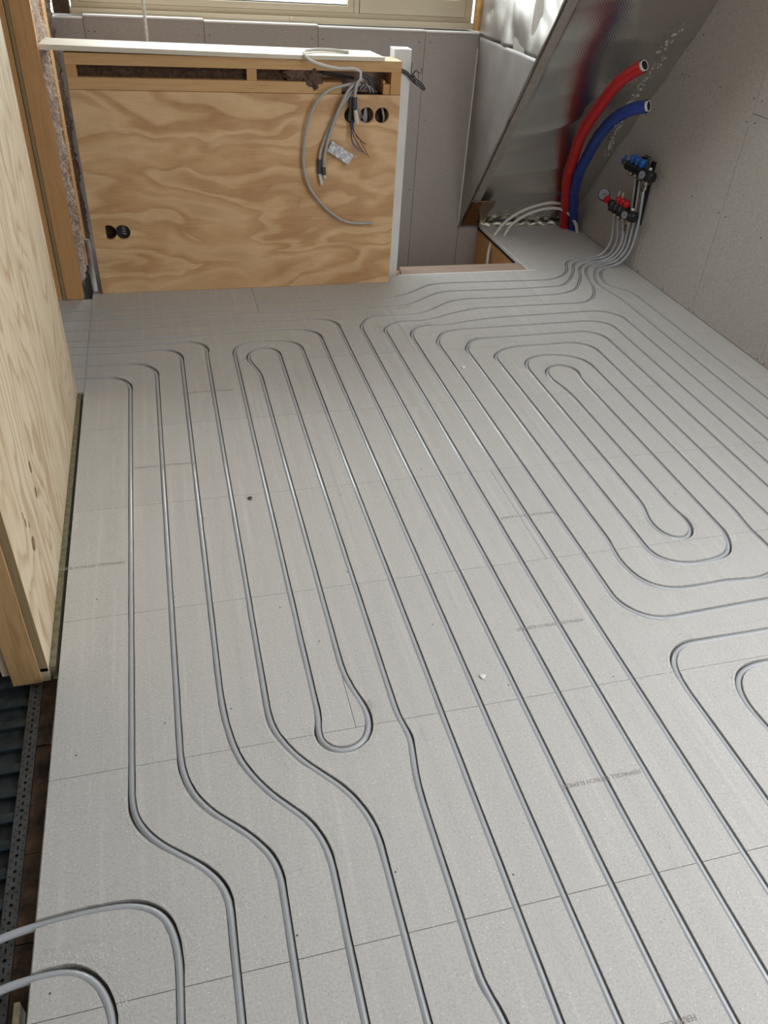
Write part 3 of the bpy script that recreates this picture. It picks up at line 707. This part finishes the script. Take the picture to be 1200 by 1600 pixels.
loc(MB().box(-.52, 2.03, 4.10, 4.18, -2.65, -.31).obj('stair_front_board', M_GYP, so), P0)
MB().box(-3.42, -.465, -1.75, 5.15, -.35, -.25).obj('trim_4', M_DARK, kind='structure')  # unseen slab, added to stop light leaking in from below the floor
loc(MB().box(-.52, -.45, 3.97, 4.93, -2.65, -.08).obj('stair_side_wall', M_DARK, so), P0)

# ------------------------------------------------------------------ half wall
hw = empty('half_wall', (.4, 4.03, 0), label='plywood-faced half wall with open frame on top, beside the stair opening', cat='partition')
H0 = (.4, 4.03, 0)
def hwp(o): return loc(o, H0)
YF = 3.963
c1 = [(x, z) for x, z in circ(-.262, .301, .0345)]
cres = [p for p in circ(-.262, .301, .0345, 24) ]
holes = [[(max(x, -.277), z) for x, z in cres], circ(-.199, .301, .0345), circ(.906, .822, .0345), circ(.980, .822, .0345), circ(1.055, .822, .0345)]
hwp(sheet_cdt('plywood_panel', rect(-.337, 1.140, .001, .908), holes, lambda u, v, d: (u, YF+d, v), .018, M_FLAME, hw))
for x0, x1, z0, z1, nm in ((-.337, .858, .909, .957, 'lower_rail'), (-.337, 1.140, 1.003, 1.048, 'upper_rail')):
    hwp(MB().box(x0, x1, 3.966, 4.095, z0, z1).obj(nm, M_RAIL, hw, bevel=.0015))
for x0, x1, z0, z1 in ((-.337, -.293, .957, 1.003), (.424, .468, .957, 1.003), (1.092, 1.140, .909, 1.003)):
    hwp(MB().box(x0, x1, 3.967, 4.09, z0, z1).obj('frame_block', M_STUD, hw, bevel=.001))
hwp(MB().box(1.058, 1.0915, 3.975, 4.04, .909, .952).box(1.058, 1.070, 3.985, 4.04, .952, .965).obj('small_block', M_STUD, hw, bevel=.001))
for x0, x1 in ((-.337, -.29), (.42, .47), (1.09, 1.14)):
    hwp(MB().box(x0, x1, 3.982, 4.09, .002, .908).obj('stud', M_STUD, hw))
hwp(MB().box(-.337, 1.13, 4.096, 4.108, .0, 1.048).obj('rear_board', M_PINK, hw))
# insulation inside the frame slots
def lumpy(name, x0, x1, y0, y1, z0, z1, mat, nx, nz, amp, parent, sc=30, seed=0):
    m = MB()
    for j in range(nz+1):
        for i in range(nx+1):
            x = x0+(x1-x0)*i/nx; z = z0+(z1-z0)*j/nz
            m.v.append((x, y0 + amp*noise.noise(Vector((x*sc, seed, z*sc))) + amp*.6*noise.noise(Vector((x*sc*2.6, seed+3, z*sc*2.6))), z))
    k = len(m.v); m.v += [(x0, y1, z0), (x1, y1, z0), (x1, y1, z1), (x0, y1, z1)]
    for j in range(nz):
        for i in range(nx): a = j*(nx+1)+i; m.f.append((a, a+1, a+nx+2, a+nx+1))
    m.f.append((k+3, k+2, k+1, k))
    return m.obj(name, mat, parent, smooth=True)
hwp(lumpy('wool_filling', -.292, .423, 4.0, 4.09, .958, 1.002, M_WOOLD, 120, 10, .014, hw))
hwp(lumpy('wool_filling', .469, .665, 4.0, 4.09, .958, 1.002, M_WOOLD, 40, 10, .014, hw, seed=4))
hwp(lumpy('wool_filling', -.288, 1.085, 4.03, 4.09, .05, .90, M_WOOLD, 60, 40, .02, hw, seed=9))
def clump(name, c, r, mat, parent, seed):
    bm = bmesh.new(); bmesh.ops.create_icosphere(bm, subdivisions=4, radius=1)
    for v in bm.verts:
        q = v.co.copy(); k = 1+.45*noise.noise(q*2.3+Vector((seed, 0, 0)))+.25*noise.noise(q*7+Vector((0, seed, 0)))
        v.co = Vector((c[0]+q.x*r[0]*k, c[1]+q.y*r[1]*k, c[2]+q.z*r[2]*k))
    me = bpy.data.meshes.new(name); bm.to_mesh(me); bm.free(); me.materials.append(mat)
    for p in me.polygons: p.use_smooth = True
    return link(bpy.data.objects.new(name, me), parent)
M_WOOLC = mat_wool('wool_clump', ((.06, .032, .022), (.15, .09, .065), (.27, .18, .135)))
hwp(clump('wool_clump', (.645, 3.985, .985), (.05, .022, .030), M_WOOLC, hw, 1))
hwp(clump('wool_clump', (.725, 3.975, .965), (.040, .022, .040), M_WOOLC, hw, 5))

# loose plank lying on the half wall
m = MB(); m.v = [(-.425, 3.945, 1.0575), (.60, 3.945, 1.049), (1.052, 3.948, 1.0495), (1.028, 4.148, 1.0495), (.60, 4.15, 1.049), (-.42, 4.15, 1.0565)]
m.v += [(x, y, z+.016+(.004 if x < -.3 else 0)) for x, y, z in m.v]
m.f = [(5, 4, 3, 2, 1, 0), (6, 7, 8, 9, 10, 11)]+[(i, (i+1) % 6, 6+(i+1) % 6, 6+i) for i in range(6)]
m.obj('loose_plank', M_PALE, label='long pale plank lying flat on top of the half wall', cat='plank')

# white post
np_ = empty('newel_post', (1.18, 4.15, 0), label='white painted square post at the right end of the half wall', cat='post')
loc(MB().box(1.142, 1.226, 4.112, 4.195, -.30, 1.076).obj('post_shaft', M_WHITE, np_, bevel=.002), (1.18, 4.15, 0))
loc(MB().box(1.141, 1.227, 4.111, 4.196, 1.0765, 1.080).obj('cap', plain('post_top', (.9, .9, .89), .5), np_), (1.18, 4.15, 0))

# wiring inside the round cut-outs (sits in the half wall)
def cable(pts, r, mat, name, label, cat='cable', step=.01, parent=None):
    return MB().tube(spline(pts, step), r, 8).obj(name, mat, parent, smooth=True, label=label, cat=cat)
Y = 3.95
for i, (x, dx) in enumerate(((.975, .004), (.985, -.003), (1.045, .01))):
    hwp(MB().tube(spline([(x, 4.0, .90), (x+dx*2, 3.995, .84), (x+dx*3, 4.0, .80), (x+dx, 4.01, .74)], .01), .006, 8).obj('wire_in_hole', M_CABLE, hw, smooth=True))
for i in range(4):
    a = i*1.4; hwp(MB().tube(spline([(-.225, 4.0, .32-i*.006), (-.20, 3.985, .325-i*.012), (-.178, 3.99, .305-i*.008), (-.20, 3.995, .285-i*.002)], .008), .0022, 6).obj('wire_in_hole', M_CABLE, hw, smooth=True))
hwp(MB().lathe((-.199, 3.984, .301), (0, 1, 0), [(0, .0335), (.035, .0335)], 20).obj('socket_box', M_BLACK, hw))
# big loop lying on the plank and dropping into the frame
cable([(.90, 4.03, 1.072), (.80, 4.06, 1.074), (.72, 4.03, 1.075), (.678, 3.95, 1.072), (.690, 3.915, 1.055), (.75, 3.905, 1.035), (.83, 3.915, 1.022), (.918, 3.925, 1.017), (.934, 3.93, 1.010), (.936, 3.93, .985), (.93, 3.945, .965), (.925, 3.99, .955)], .0068, M_WHOSE, 'cable', 'pale cable loop lying over the plank on the half wall')
cable([(.93, 4.0, .95), (.90, 3.95, .955), (.851, 3.935, .948), (.80, 3.93, .935), (.745, 3.93, .895), (.70, 3.935, .81), (.677, 3.94, .70), (.675, 3.94, .60), (.70, 3.94, .51), (.75, 3.94, .44), (.82, 3.94, .375), (.885, 3.94, .337), (.96, 3.94, .326), (1.030, 3.94, .327)], .0066, M_CABLE, 'cable', 'long grey cable hanging in a wide arc down the plywood')
cb = cable([(.95, 4.0, .955), (.925, 3.95, .962), (.895, 3.935, .945), (.86, 3.93, .895), (.825, 3.93, .82), (.79, 3.935, .72), (.775, 3.94, .64), (.772, 3.94, .575)], .0072, M_CABLE, 'cable', 'grey cable with dark taped end, front of the pair hanging left of the cut-outs')
MB().cyl((.771, 3.94, .598), (.773, 3.94, .562), .0105, 10).obj('tape', M_TAPE, cb)
MB().cyl((.772, 3.94, .563), (.781, 3.936, .545), .008, 8, .006).obj('stripped_end', M_WHOSE, cb)
cb = cable([(.96, 4.0, .945), (.93, 3.955, .95), (.885, 3.945, .905), (.83, 3.945, .83), (.785, 3.95, .74), (.756, 3.95, .66), (.752, 3.95, .585)], .0072, M_CABLE, 'cable', 'grey cable hanging behind and left of the taped front one')
MB().cyl((.752, 3.95, .63), (.752, 3.95, .565), .011, 10).obj('tape', M_TAPE, cb)
MB().cyl((.753, 3.95, .566), (.764, 3.947, .515), .0085, 8).obj('stripped_end', M_WHOSE, cb)
wr_ = cable([(.955, 3.99, .955), (.945, 3.945, .975), (.925, 3.93, .968), (.913, 3.925, .93), (.912, 3.93, .885)], .0078, M_CABLE, 'wire_bundle', 'cable over the left cut-out with split dark wires dangling below', 'wire')
MB().cyl((.912, 3.93, .905), (.914, 3.93, .850), .011, 10).cyl((.900, 3.945, .90), (.893, 3.945, .80), .0085, 8).obj('tape', M_TAPE, wr_)
MB().cyl((.916, 3.926, .851), (.926, 3.924, .795), .0095, 10, .012).obj('torn_sheath', M_WHOSE, wr_)
for i, (x1, z1, x2, z2) in enumerate(((.905, .72, .96, .665), (.93, .71, .975, .655), (.91, .70, .945, .67), (.945, .72, .99, .645), (.925, .74, .975, .70))):
    MB().tube(spline([(.896+.004*i, 3.94, .81), (.899+.003*i, 3.935, .77), (x1, 3.93, z1), (x2, 3.93, z2)], .012), .0017, 6).obj('thin_wire', M_BLACK if i != 2 else M_BLUE, wr_, smooth=True)
for i, x in enumerate((.93, .935, .941, .946)):
    MB().tube(spline([(.915+.003*i, 3.95, .90), (x-.008, 3.945, .86), (x+.004*i, 3.948, .81)], .012), .0017, 6).obj('thin_wire', M_CABLE, wr_, smooth=True)
# grey wires massed in the frame opening
wm = cable([(.935, 3.985, .958), (.96, 3.975, .985), (.985, 3.98, .975), (1.01, 3.985, .93), (1.03, 3.99, .915)], .009, M_TAPE, 'wire_bundle', 'thick dark grey wire bundle inside the frame opening above the cut-outs', 'wire')
for i in range(5):
    MB().tube(spline([(.94+.008*i, 3.975, .93), (.955+.01*i, 3.968, .955-.003*i), (.985+.006*i, 3.97, .935), (.99+.008*i, 3.985, .912)], .01), .0035, 6).obj('thin_wire', M_CABLE if i % 2 else M_TAPE, wm, smooth=True)
cb = cable([(.78, 4.05, .985), (.84, 4.05, .975), (.93, 4.04, .965)], .006, M_TAPE, 'cable', 'short dark cable stub behind the brown wool clump in the frame')
# silver label
m = MB(); t = Vector((.81, 3.937, .715)); ux = Vector((.105, -.004, -.062)); uz = Vector((-.022, .002, -.045))
for j in range(5):
    for i in range(9):
        p = t+ux*(i/8)+uz*(j/4); m.v.append(tuple(p+Vector((0, -.004*math.sin(i/8*3.1)+.0015*math.sin(i*2+j), 0))))
for j in range(4):
    for i in range(8): a = j*9+i; m.f.append((a, a+1, a+10, a+9))
lb = m.obj('paper_tag', M_SILV, label='crumpled silvery printed tag on the hanging cables', cat='tag')
sd = lb.modifiers.new('s', 'SOLIDIFY'); sd.thickness = .0008
# coil of dark wires on the white post
cw = cable([(1.10, 4.085, 1.0), (1.17, 4.098, .995), (1.215, 4.10, .975), (1.235, 4.095, .955), (1.275, 4.085, .93), (1.295, 4.085, .918)], .009, M_TAPE, 'wire_coil', 'short twisted coil of dark wires across the white post', 'wire')
for i in range(4):
    MB().tube(spline([(1.225+.006*i, 4.09, .975), (1.25, 4.08-.003*i, .96-.006*i), (1.285, 4.08, .935-.006*i), (1.296-.004*i, 4.078, .915)], .01), .0032, 6).obj('thin_wire', M_GREYP if i % 2 else M_BLACK, cw, smooth=True)
for pts in (((1.228, 4.09, .97), (1.222, 4.085, 1.0), (1.226, 4.085, 1.028)), ((1.232, 4.09, .972), (1.245, 4.08, .995), (1.268, 4.08, .985), (1.272, 4.08, 1.01)), ((1.228, 4.09, .975), (1.25, 4.085, .998), (1.26, 4.08, .965))):
    MB().tube(spline(pts, .01), .0016, 6).obj('thin_wire', M_BLACK, cw, smooth=True)
# thin clear tube hanging from the ceiling by the window
M_CLEAR = plain('clear_tube', (.62, .61, .57), .25, var=.15, scale=60)
MB().tube(spline([(.010, 4.50, 1.00), (.012, 4.50, 1.1), (.013, 4.51, 1.5), (.008, 4.5, 2.0), (.01, 4.5, 2.5)], .05), .0075, 8).obj('hanging_tube', M_CLEAR, smooth=True, label='thin pale tube hanging straight down behind the half wall plank', cat='tube')

# ------------------------------------------------------------------ left partition beyond the doorway
sw = empty('stud_wall', (-.48, 3.9, 0), label='open stud partition with exposed wool beyond the doorway', cat='wall'); S0 = (-.48, 3.9, 0)
def swp(o): return loc(o, S0)
swp(MB().box(-.503, -.424, 3.902, 3.945, .001, 2.49).obj('stud', M_STUD, sw, bevel=.001))
swp(MB().box(-.5185, -.504, 3.900, 4.90, .001, 2.49).obj('plywood_sheet', M_PLYE, sw))
swp(MB().box(-.545, -.522, 3.898, 3.948, .001, 2.49).obj('door_lining', M_STUD, sw))
swp(MB().box(-.500, -.424, 4.36, 4.50, .0, 2.49).obj('stud', M_STUD, sw, bevel=.001))
def wool(name, y0, y1, z0, z1, xb, mat, ny, nz, amp, seed):
    m = MB()
    for j in range(nz+1):
        for i in range(ny+1):
            y = y0+(y1-y0)*i/ny; z = z0+(z1-z0)*j/nz
            b = math.sin(math.pi*i/ny)**.5 if 0 < i < ny else 0
            x = xb + b*(.022 + amp*noise.noise(Vector((y*17, z*9, seed))) + amp*.8*noise.noise(Vector((y*60, z*34, seed+2))) + amp*.5*noise.noise(Vector((y*150, z*90, seed+5))))
            m.v.append((x, y, z))
    for j in range(nz):
        for i in range(ny): a = j*(ny+1)+i; m.f.append((a, a+1, a+ny+2, a+ny+1))
    k = len(m.v); m.v += [(-.50, y0, z0), (-.50, y1, z0), (-.50, y1, z1), (-.50, y0, z1)]; m.f.append((k, k+1, k+2, k+3))
    return swp(m.obj(name, mat, sw, smooth=True))
wool('wool_batt', 3.947, 4.358, .03, 2.4, -.448, M_WOOL, 46, 300, .022, 1)
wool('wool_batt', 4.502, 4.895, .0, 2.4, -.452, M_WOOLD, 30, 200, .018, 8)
# loose fibres on the wool
m = MB()
for i in range(700):
    y = rnd.uniform(3.95, 4.30); z = rnd.uniform(.05, 1.35); p = Vector((-.424+rnd.uniform(-.006, .006), y, z)); q = [p]
    d = Vector((rnd.uniform(0, 1), rnd.uniform(-1, 1), rnd.uniform(-1, .6))).normalized()
    for k in range(3):
        d = (d+Vector((rnd.uniform(-.3, .3), rnd.uniform(-.7, .7), rnd.uniform(-.7, .5)))).normalized(); q.append(q[-1]+d*rnd.uniform(.006, .014))
    m.tube(q, .0007, 3, False)
swp(m.obj('wool_fibre', plain('fibre', (.66, .57, .50), .9), sw, kind='stuff'))
pp = MB().cyl((-.398, 4.27, -.3), (-.398, 4.27, .17), .014, 12).obj('conduit', plain('dull_plastic', (.26, .23, .20), .5), smooth=True, label='dull upright plastic conduit in the gap left of the half wall', cat='pipe')

# ------------------------------------------------------------------ near left wall
wl = empty('wall_left', (0, 0, 0), kind='structure', label='left wall sheeted with pale plywood, ending at a stud')
m = MB(); m.v = [(-.410, 1.487, .012), (-.410, 2.950, .012), (-.410, 2.905, 2.49), (-.410, 1.487, 2.49)]
m = MB().box(-.428, -.410, 1.487, 2.945, .0, 2.49)
m.obj('plywood_sheet', M_PALEPLY, wl)
MB().box(-.4285, -.4095, 1.484, 1.4868, .0, 2.49).obj('sheet_edge', M_PLYE, wl)
MB().box(-.500, -.4295, 1.480, 1.53, -.035, 2.49).obj('stud', M_STUD2, wl, bevel=.001)
M_GREEN2 = plain('stud_foot', (.42, .36, .24), .7, var=.2, scale=30)
MB().box(-.4295, -.4105, 1.484, 1.53, -.035, .0115).obj('stud', M_GREEN2, wl)
for y in (2.1, 2.5, 2.895): MB().box(-.500, -.4295, y, y+.045, -.035, 2.49).obj('stud', M_STUD2, wl)
MB().box(-.519, -.501, 1.487, 2.945, .0, 2.49).obj('plywood_sheet', M_PALEPLY, wl)
MB().box(-.4095, -.395, 1.500, 2.948, -.05, -.001).obj('edge_strip', M_GREENP, wl)

# ------------------------------------------------------------------ lower level at the left edge: steel deck, strip, planks
dk = empty('steel_deck', (-1, .8, -.06), label='dark ribbed steel decking sheet below the left floor edge', cat='decking'); D0 = (-1, .8, -.06)
pitch = .0655; y = -1.6
prof = []
while y < 2.9:
    prof += [(y, -.076), (y+.024, -.076), (y+.021, -.062), (y+.046, -.062), (y+.043, -.076)]; y += pitch
m = MB(); n = len(prof)
for x in (-3.2, -.4655): m.v += [(x, yy, z) for yy, z in prof]
for i in range(n-1): m.f.append((i, i+1, n+i+1, n+i))
o = m.obj('deck_sheet', M_STEELD, dk); loc(o, D0)
m = MB(); y = -1.6
while y < 2.9:
    m.box(-3.2, -.466, y+.021, y+.024, -.0615, -.0590); y += pitch
loc(m.obj('rib_seam', plain('rib_edge', (.05, .09, .13), .4, .6), dk, kind='stuff'), D0)
hs = []; y = -.6
while y < 1.50:
    hs.append(circ(-.450, y, .0038, 10)); hs.append([(-.4515, y+.013), (-.4485, y+.013), (-.4485, y+.023), (-.4515, y+.023)])
    for s in (-1, 1):
        hs.append(circ(-.450+s*.0095, y+.0095, .0017, 6)); hs.append(circ(-.450+s*.0095, y+.0265, .0017, 6))
    y += .036
sheet_cdt('perforated_strip', rect(-.465, -.435, -.8, 1.52), hs, lambda u, v, d: (u, v, -.0555-d), .0015, M_STRIP, None, label='grey perforated steel strip along the floor edge, bottom left', cat='strip')
MB().box(-.4645, -.4355, -.8, 1.52, -.0615, -.0600).obj('trim_3', M_DARK, kind='structure')  # dark sheet under the strip: shade of its holes put into colour
sp = empty('subfloor', (-.41, .8, -.06), kind='structure', label='dirty brown planks in the gap beside the floor boards'); B0 = (-.41, .8, -.06)
ys2 = [-1.6, -1.2, -.8, -.35, .1, .42, .66, .83, 1.02, 1.14, 1.30, 1.37, 1.51]
for a, b in zip(ys2, ys2[1:]):
    loc(MB().box(-.4345, -.401, a+.001, b-.001, -.075, -.058+rnd.uniform(-.003, .003)).obj('plank', M_BROWN, sp), B0)
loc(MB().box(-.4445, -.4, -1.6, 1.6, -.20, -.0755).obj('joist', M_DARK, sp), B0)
MB().box(-.411, -.402, .56, .70, -.056, -.004).obj('wood_wedge', M_GREENP, label='small yellowish wood wedge in the gap at bottom left', cat='wedge')

# ------------------------------------------------------------------ hoses and big pipes in the far right corner
cable([(2.625, 4.70, -.01), (2.600, 4.70, .06), (2.565, 4.70, .12), (2.50, 4.70, .168), (2.41, 4.70, .186), (2.30, 4.70, .170), (2.18, 4.70, .126), (2.08, 4.69, .06), (2.01, 4.66, -.03), (1.972, 4.60, -.16), (1.96, 4.56, -.4)], .0095, M_WHOSE, 'hose', 'pale hose arching into the stair opening, upper of the two', 'hose', .02)
cable([(2.61, 4.675, -.01), (2.588, 4.675, .05), (2.545, 4.675, .105), (2.48, 4.675, .148), (2.40, 4.675, .160), (2.30, 4.68, .145), (2.20, 4.68, .105), (2.12, 4.67, .05), (2.09, 4.655, .012), (2.082, 4.65, -.003)], .0095, M_WHOSE, 'hose', 'pale hose arching over the corner, lower one ending at the opening edge', 'hose', .02)
def big(nm, pts, matc, lab):
    r_ = empty(nm, pts[0], label=lab, cat='pipe')
    S = spline(pts, .02); m = MB()
    loc(m.tube(S, [.0305+.0012*math.sin(i*1.9)*(i % 2) for i in range(len(S))], 16, cap=False).obj('corrugated_sleeve', matc, r_, smooth=True), pts[0])
    e = S[-1]; d = (S[-1]-S[-2]).normalized()
    q = [S[-3]+d*.0, e+d*.006]
    loc(MB().tube([S[-3], e+d*.008], .0245, 16, cap=False).obj('inner_pipe', M_WHITE, r_, smooth=True), pts[0])
    m = MB(); m.ring(e+d*.008, d, .0230, .0018, 20, 8); loc(m.obj('inner_pipe', M_WHITE, r_, smooth=True), pts[0])
    loc(MB().tube([S[-3], e+d*.0085], .0215, 16).obj('bore', M_DARK, r_), pts[0])  # solid dark plug: shade inside the open pipe end put into colour
def corr(name, c):
    a = N(name); n = a.noise(a.coord(), 40, 4); a.col(a.ramp(n, [(.3, [x*.8 for x in c]), (.7, c)])); a.p(Roughness=.42); a.bump(n, .3, .004); return a.m
big('red_pipe', [(2.570, 4.786, -.012), (2.555, 4.775, .04), (2.429, 4.589, .283), (2.348, 4.449, .45), (2.285, 4.289, .625), (2.245, 4.142, .769), (2.229, 3.971, .927), (2.237, 3.84, 1.033), (2.265, 3.762, 1.085)], corr('red_sleeve', (.52, .010, .014)), 'thick red sleeved pipe curving up from the corner in front of the foil')
big('blue_pipe', [(2.612, 4.744, -.012), (2.600, 4.735, .04), (2.489, 4.595, .242), (2.404, 4.436, .417), (2.356, 4.275, .579), (2.319, 4.115, .722), (2.31, 3.971, .828), (2.337, 3.881, .881), (2.375, 3.826, .903)], corr('blue_sleeve', (.010, .045, .27)), 'thick blue sleeved pipe curving up from the corner beside the red one')

# ------------------------------------------------------------------ heating manifold on the right wall
mf = empty('heating_manifold', (2.64, 4.1, .4), label='underfloor heating manifold with red and blue valves on the right wall', cat='manifold'); F0 = (2.64, 4.1, .4)
def mp(o): return loc(o, F0)
XU, ZU, XL_, ZL = 2.590, .530, 2.565, .305
for x in (4.05, 4.155):                          # wall rails
    mp(MB().box(2.632, 2.649, x-.012, x+.012, .25, .59).obj('wall_bracket', M_BLACK, mf))
for X, Z in ((XU, ZU), (XL_, ZL)):
    for x in (4.05, 4.155): mp(MB().box(X, 2.635, x-.009, x+.009, Z-.012, Z+.012).obj('bracket_arm', M_BLACK, mf))
# upper bar
m = MB(); m.lathe((XU, 4.235, ZU), (0, -1, 0), [(0, .018), (.008, .026), (.03, .027), (.05, .023), (.07, .027), (.10, .023), (.12, .027), (.15, .023), (.17, .027), (.20, .025), (.215, .020)], 16)
mp(m.obj('upper_bar', M_BLACK, mf, smooth=True))
for i, y in enumerate((4.180, 4.130, 4.080)):
    m = MB(); m.lathe((XU, y, ZU+.015), (0, 0, 1), [(0, .012), (.008, .016), (.02, .020), (.042, .021), (.048, .016)], 14)
    mp(m.obj('valve_knob', M_BLUE, mf, smooth=True, label='blue valve knob'))
    mp(MB().cyl((XU-.002, y-.038 if i == 9 else y, ZU-.024), (2.600, y, ZU-.042), .0105, 10).obj('pipe_union', M_BRASS, mf, smooth=True))
for y in (4.075, 4.045):
    m = MB(); m.ring((XU+.01, y, ZU+.078), (1, .3, 0), .009, .0028, 14, 6); mp(m.obj('loop_ring', M_BLACK, mf, smooth=True))
    mp(MB().cyl((XU+.01, y, ZU+.04), (XU+.01, y, ZU+.070), .003, 6).obj('ring_stem', M_BLACK, mf))
# butterfly handle valve
mp(MB().cyl((XU, 4.235, ZU), (XU, 4.275, ZU+.002), .013, 12).obj('valve_body', M_BRASS, mf, smooth=True))
m = MB(); m.box(XU-.010, XU+.002, 4.245, 4.290, ZU+.012, ZU+.022).box(XU-.008, XU, 4.250, 4.268, ZU+.018, ZU+.046).box(XU-.008, XU, 4.276, 4.294, ZU-.012, ZU+.022)
mp(m.obj('valve_handle', M_BLUE, mf, bevel=.003, label='blue butterfly handle'))
def end_piece(X, Z, y):
    mp(MB().lathe((X, y+.035, Z), (0, -1, 0), [(0, .020), (.01, .030), (.045, .032), (.065, .028), (.075, .018)], 18).obj('end_cap', M_BLACK, mf, smooth=True))
    mp(MB().lathe((X-.020, y+.02, Z+.001), (-1, -.35, .15), [(0, .024), (.018, .026), (.020, .024)], 20).obj('thermometer_case', M_BLACK, mf, smooth=True))
    mp(MB().lathe((X-.0385, y+.0135, Z+.004), (-1, -.35, .15), [(0, .0205), (.003, .0205)], 20).obj('thermometer_dial', M_DIAL, mf))
    mp(MB().lathe((X-.0425, y+.012, Z+.0045), (-1, -.35, .15), [(0, .003), (.0015, .003)], 8).obj('dial_pin', M_BLACK, mf))
    mp(MB().lathe((X, y+.005, Z+.025), (0, 0, 1), [(0, .008), (.012, .009), (.018, .006)], 10).obj('vent_plug', M_WHITE, mf, smooth=True, label='white vent plug'))
    mp(MB().lathe((X, y+.012, Z-.026), (0, 0, -1), [(0, .009), (.012, .011), (.02, .008), (.038, .008), (.042, .010), (.05, .010)], 10).cyl((X-.018, y+.012, Z-.042), (X+.018, y+.012, Z-.042), .006, 8).obj('drain_valve', M_BRASS, mf, smooth=True))
    mp(MB().tube([(X-.022, y+.006, Z-.045), (X-.024, y+.012, Z-.075), (X-.022, y+.002, Z-.082), (X-.020, y-.004, Z-.072), (X-.020, y, Z-.045)], .0025, 6).obj('drain_cap_strap', M_BLACK, mf))
end_piece(XU, ZU, 3.985)
# lower bar: black and grey flow sections
yy = 4.268
for i in range(7):
    w = .030 if i % 2 == 0 else .018
    mt = M_BLACK if i % 2 == 0 else M_GREYP
    m = MB(); m.lathe((XL_, yy, ZL), (0, -1, 0), [(0, .019), (.004, .025 if i % 2 == 0 else .021), (w-.004, .025 if i % 2 == 0 else .021), (w, .019)], 14)
    if i % 2 == 0: m.box(XL_-.016, XL_+.012, yy-w+.003, yy-.003, ZL-.036, ZL)
    mp(m.obj('flow_section', mt, mf, smooth=True)); yy -= w
for y in (4.195, 4.155, 4.110):
    m = MB(); m.lathe((XL_+.004, y, ZL+.015), (0, 0, 1), [(0, .011), (.008, .014), (.018, .019), (.038, .0195), (.044, .013)], 14)
    mp(m.obj('valve_knob', M_RED, mf, smooth=True, label='red valve knob'))
for y in (4.204, 4.157, 4.104):
    mp(MB().lathe((2.566, y, ZL-.030), (0, 0, -1), [(0, .011), (.012, .013), (.02, .012), (.026, .009)], 10).obj('pipe_union', M_BRASS, mf, smooth=True))
for y in (4.225, 4.180): mp(MB().cyl((XL_+.01, y, ZL+.02), (XL_+.01, y, ZL+.085), .0035, 6).obj('flow_glass', M_WHOSE, mf))
end_piece(XL_, ZL, 4.022)
m = MB(); m.lathe((XL_, 4.268, ZL+.003), (0, 1, .1), [(0, .012), (.012, .013), (.02, .010)], 12); mp(m.obj('valve_body', M_BRASS, mf, smooth=True))
m = MB(); m.lathe((XL_-.003, 4.292, ZL+.008), (0, 1, .15), [(0, .014), (.01, .019), (.03, .019), (.038, .010)], 12); m.box(XL_-.024, XL_-.012, 4.296, 4.32, ZL-.006, ZL+.018)
mp(m.obj('valve_handle', M_RED, mf, smooth=False, label='red valve on the lower bar'))
gd = Vector((-.55, -.72, .42)).normalized(); gc = Vector((XL_-.002, 4.365, ZL+.022))
mp(MB().lathe(gc-gd*.012, gd, [(0, .030), (.004, .035), (.022, .035), (.026, .032)], 22).obj('pressure_gauge', M_BLACK, mf, smooth=True))
mp(MB().lathe(gc+gd*.0135, gd, [(0, .0305), (.002, .0305)], 22).obj('gauge_dial', M_DIAL, mf))
mp(MB().lathe(gc+gd*.0155, gd, [(0, .006), (.002, .006)], 10).obj('gauge_pin', M_GREYP, mf))
side = gd.cross(Vector((0, 0, 1))).normalized()
mp(MB().tube([gc+gd*.017-side*.004, gc+gd*.017+side*.018+Vector((0, 0, -.012))], .0015, 6).obj('gauge_needle', M_BLACK, mf))
mp(MB().cyl((XL_, 4.325, ZL+.012), tuple(gc-gd*.008), .008, 8).obj('gauge_stem', M_BRASS, mf))

# small bits on the floor
m = MB(); 
for nm, x, y, r, lab, mt in (('foam_scrap', 1.292-.075, 2.94, .010, 'small white scrap on the floor near the far spiral turns', M_WHITE), ('foam_scrap', .683, 1.24, .008, 'tiny white fleck beside the long runs at the lower centre', M_WHITE), ('wood_chip', .177, 2.13, .008, 'small brown wood chip between the left pipe runs', M_BROWN)):
    bm = bmesh.new(); bmesh.ops.create_icosphere(bm, subdivisions=2, radius=r)
    for v in bm.verts: v.co *= 1+.5*noise.noise(v.co*150+Vector((x, y, 0))); v.co.z *= .5
    me = bpy.data.meshes.new(nm); bm.to_mesh(me); bm.free(); me.materials.append(mt)
    o = link(bpy.data.objects.new(nm, me), None, lab, 'debris'); o.location = (x, y, r*.35)
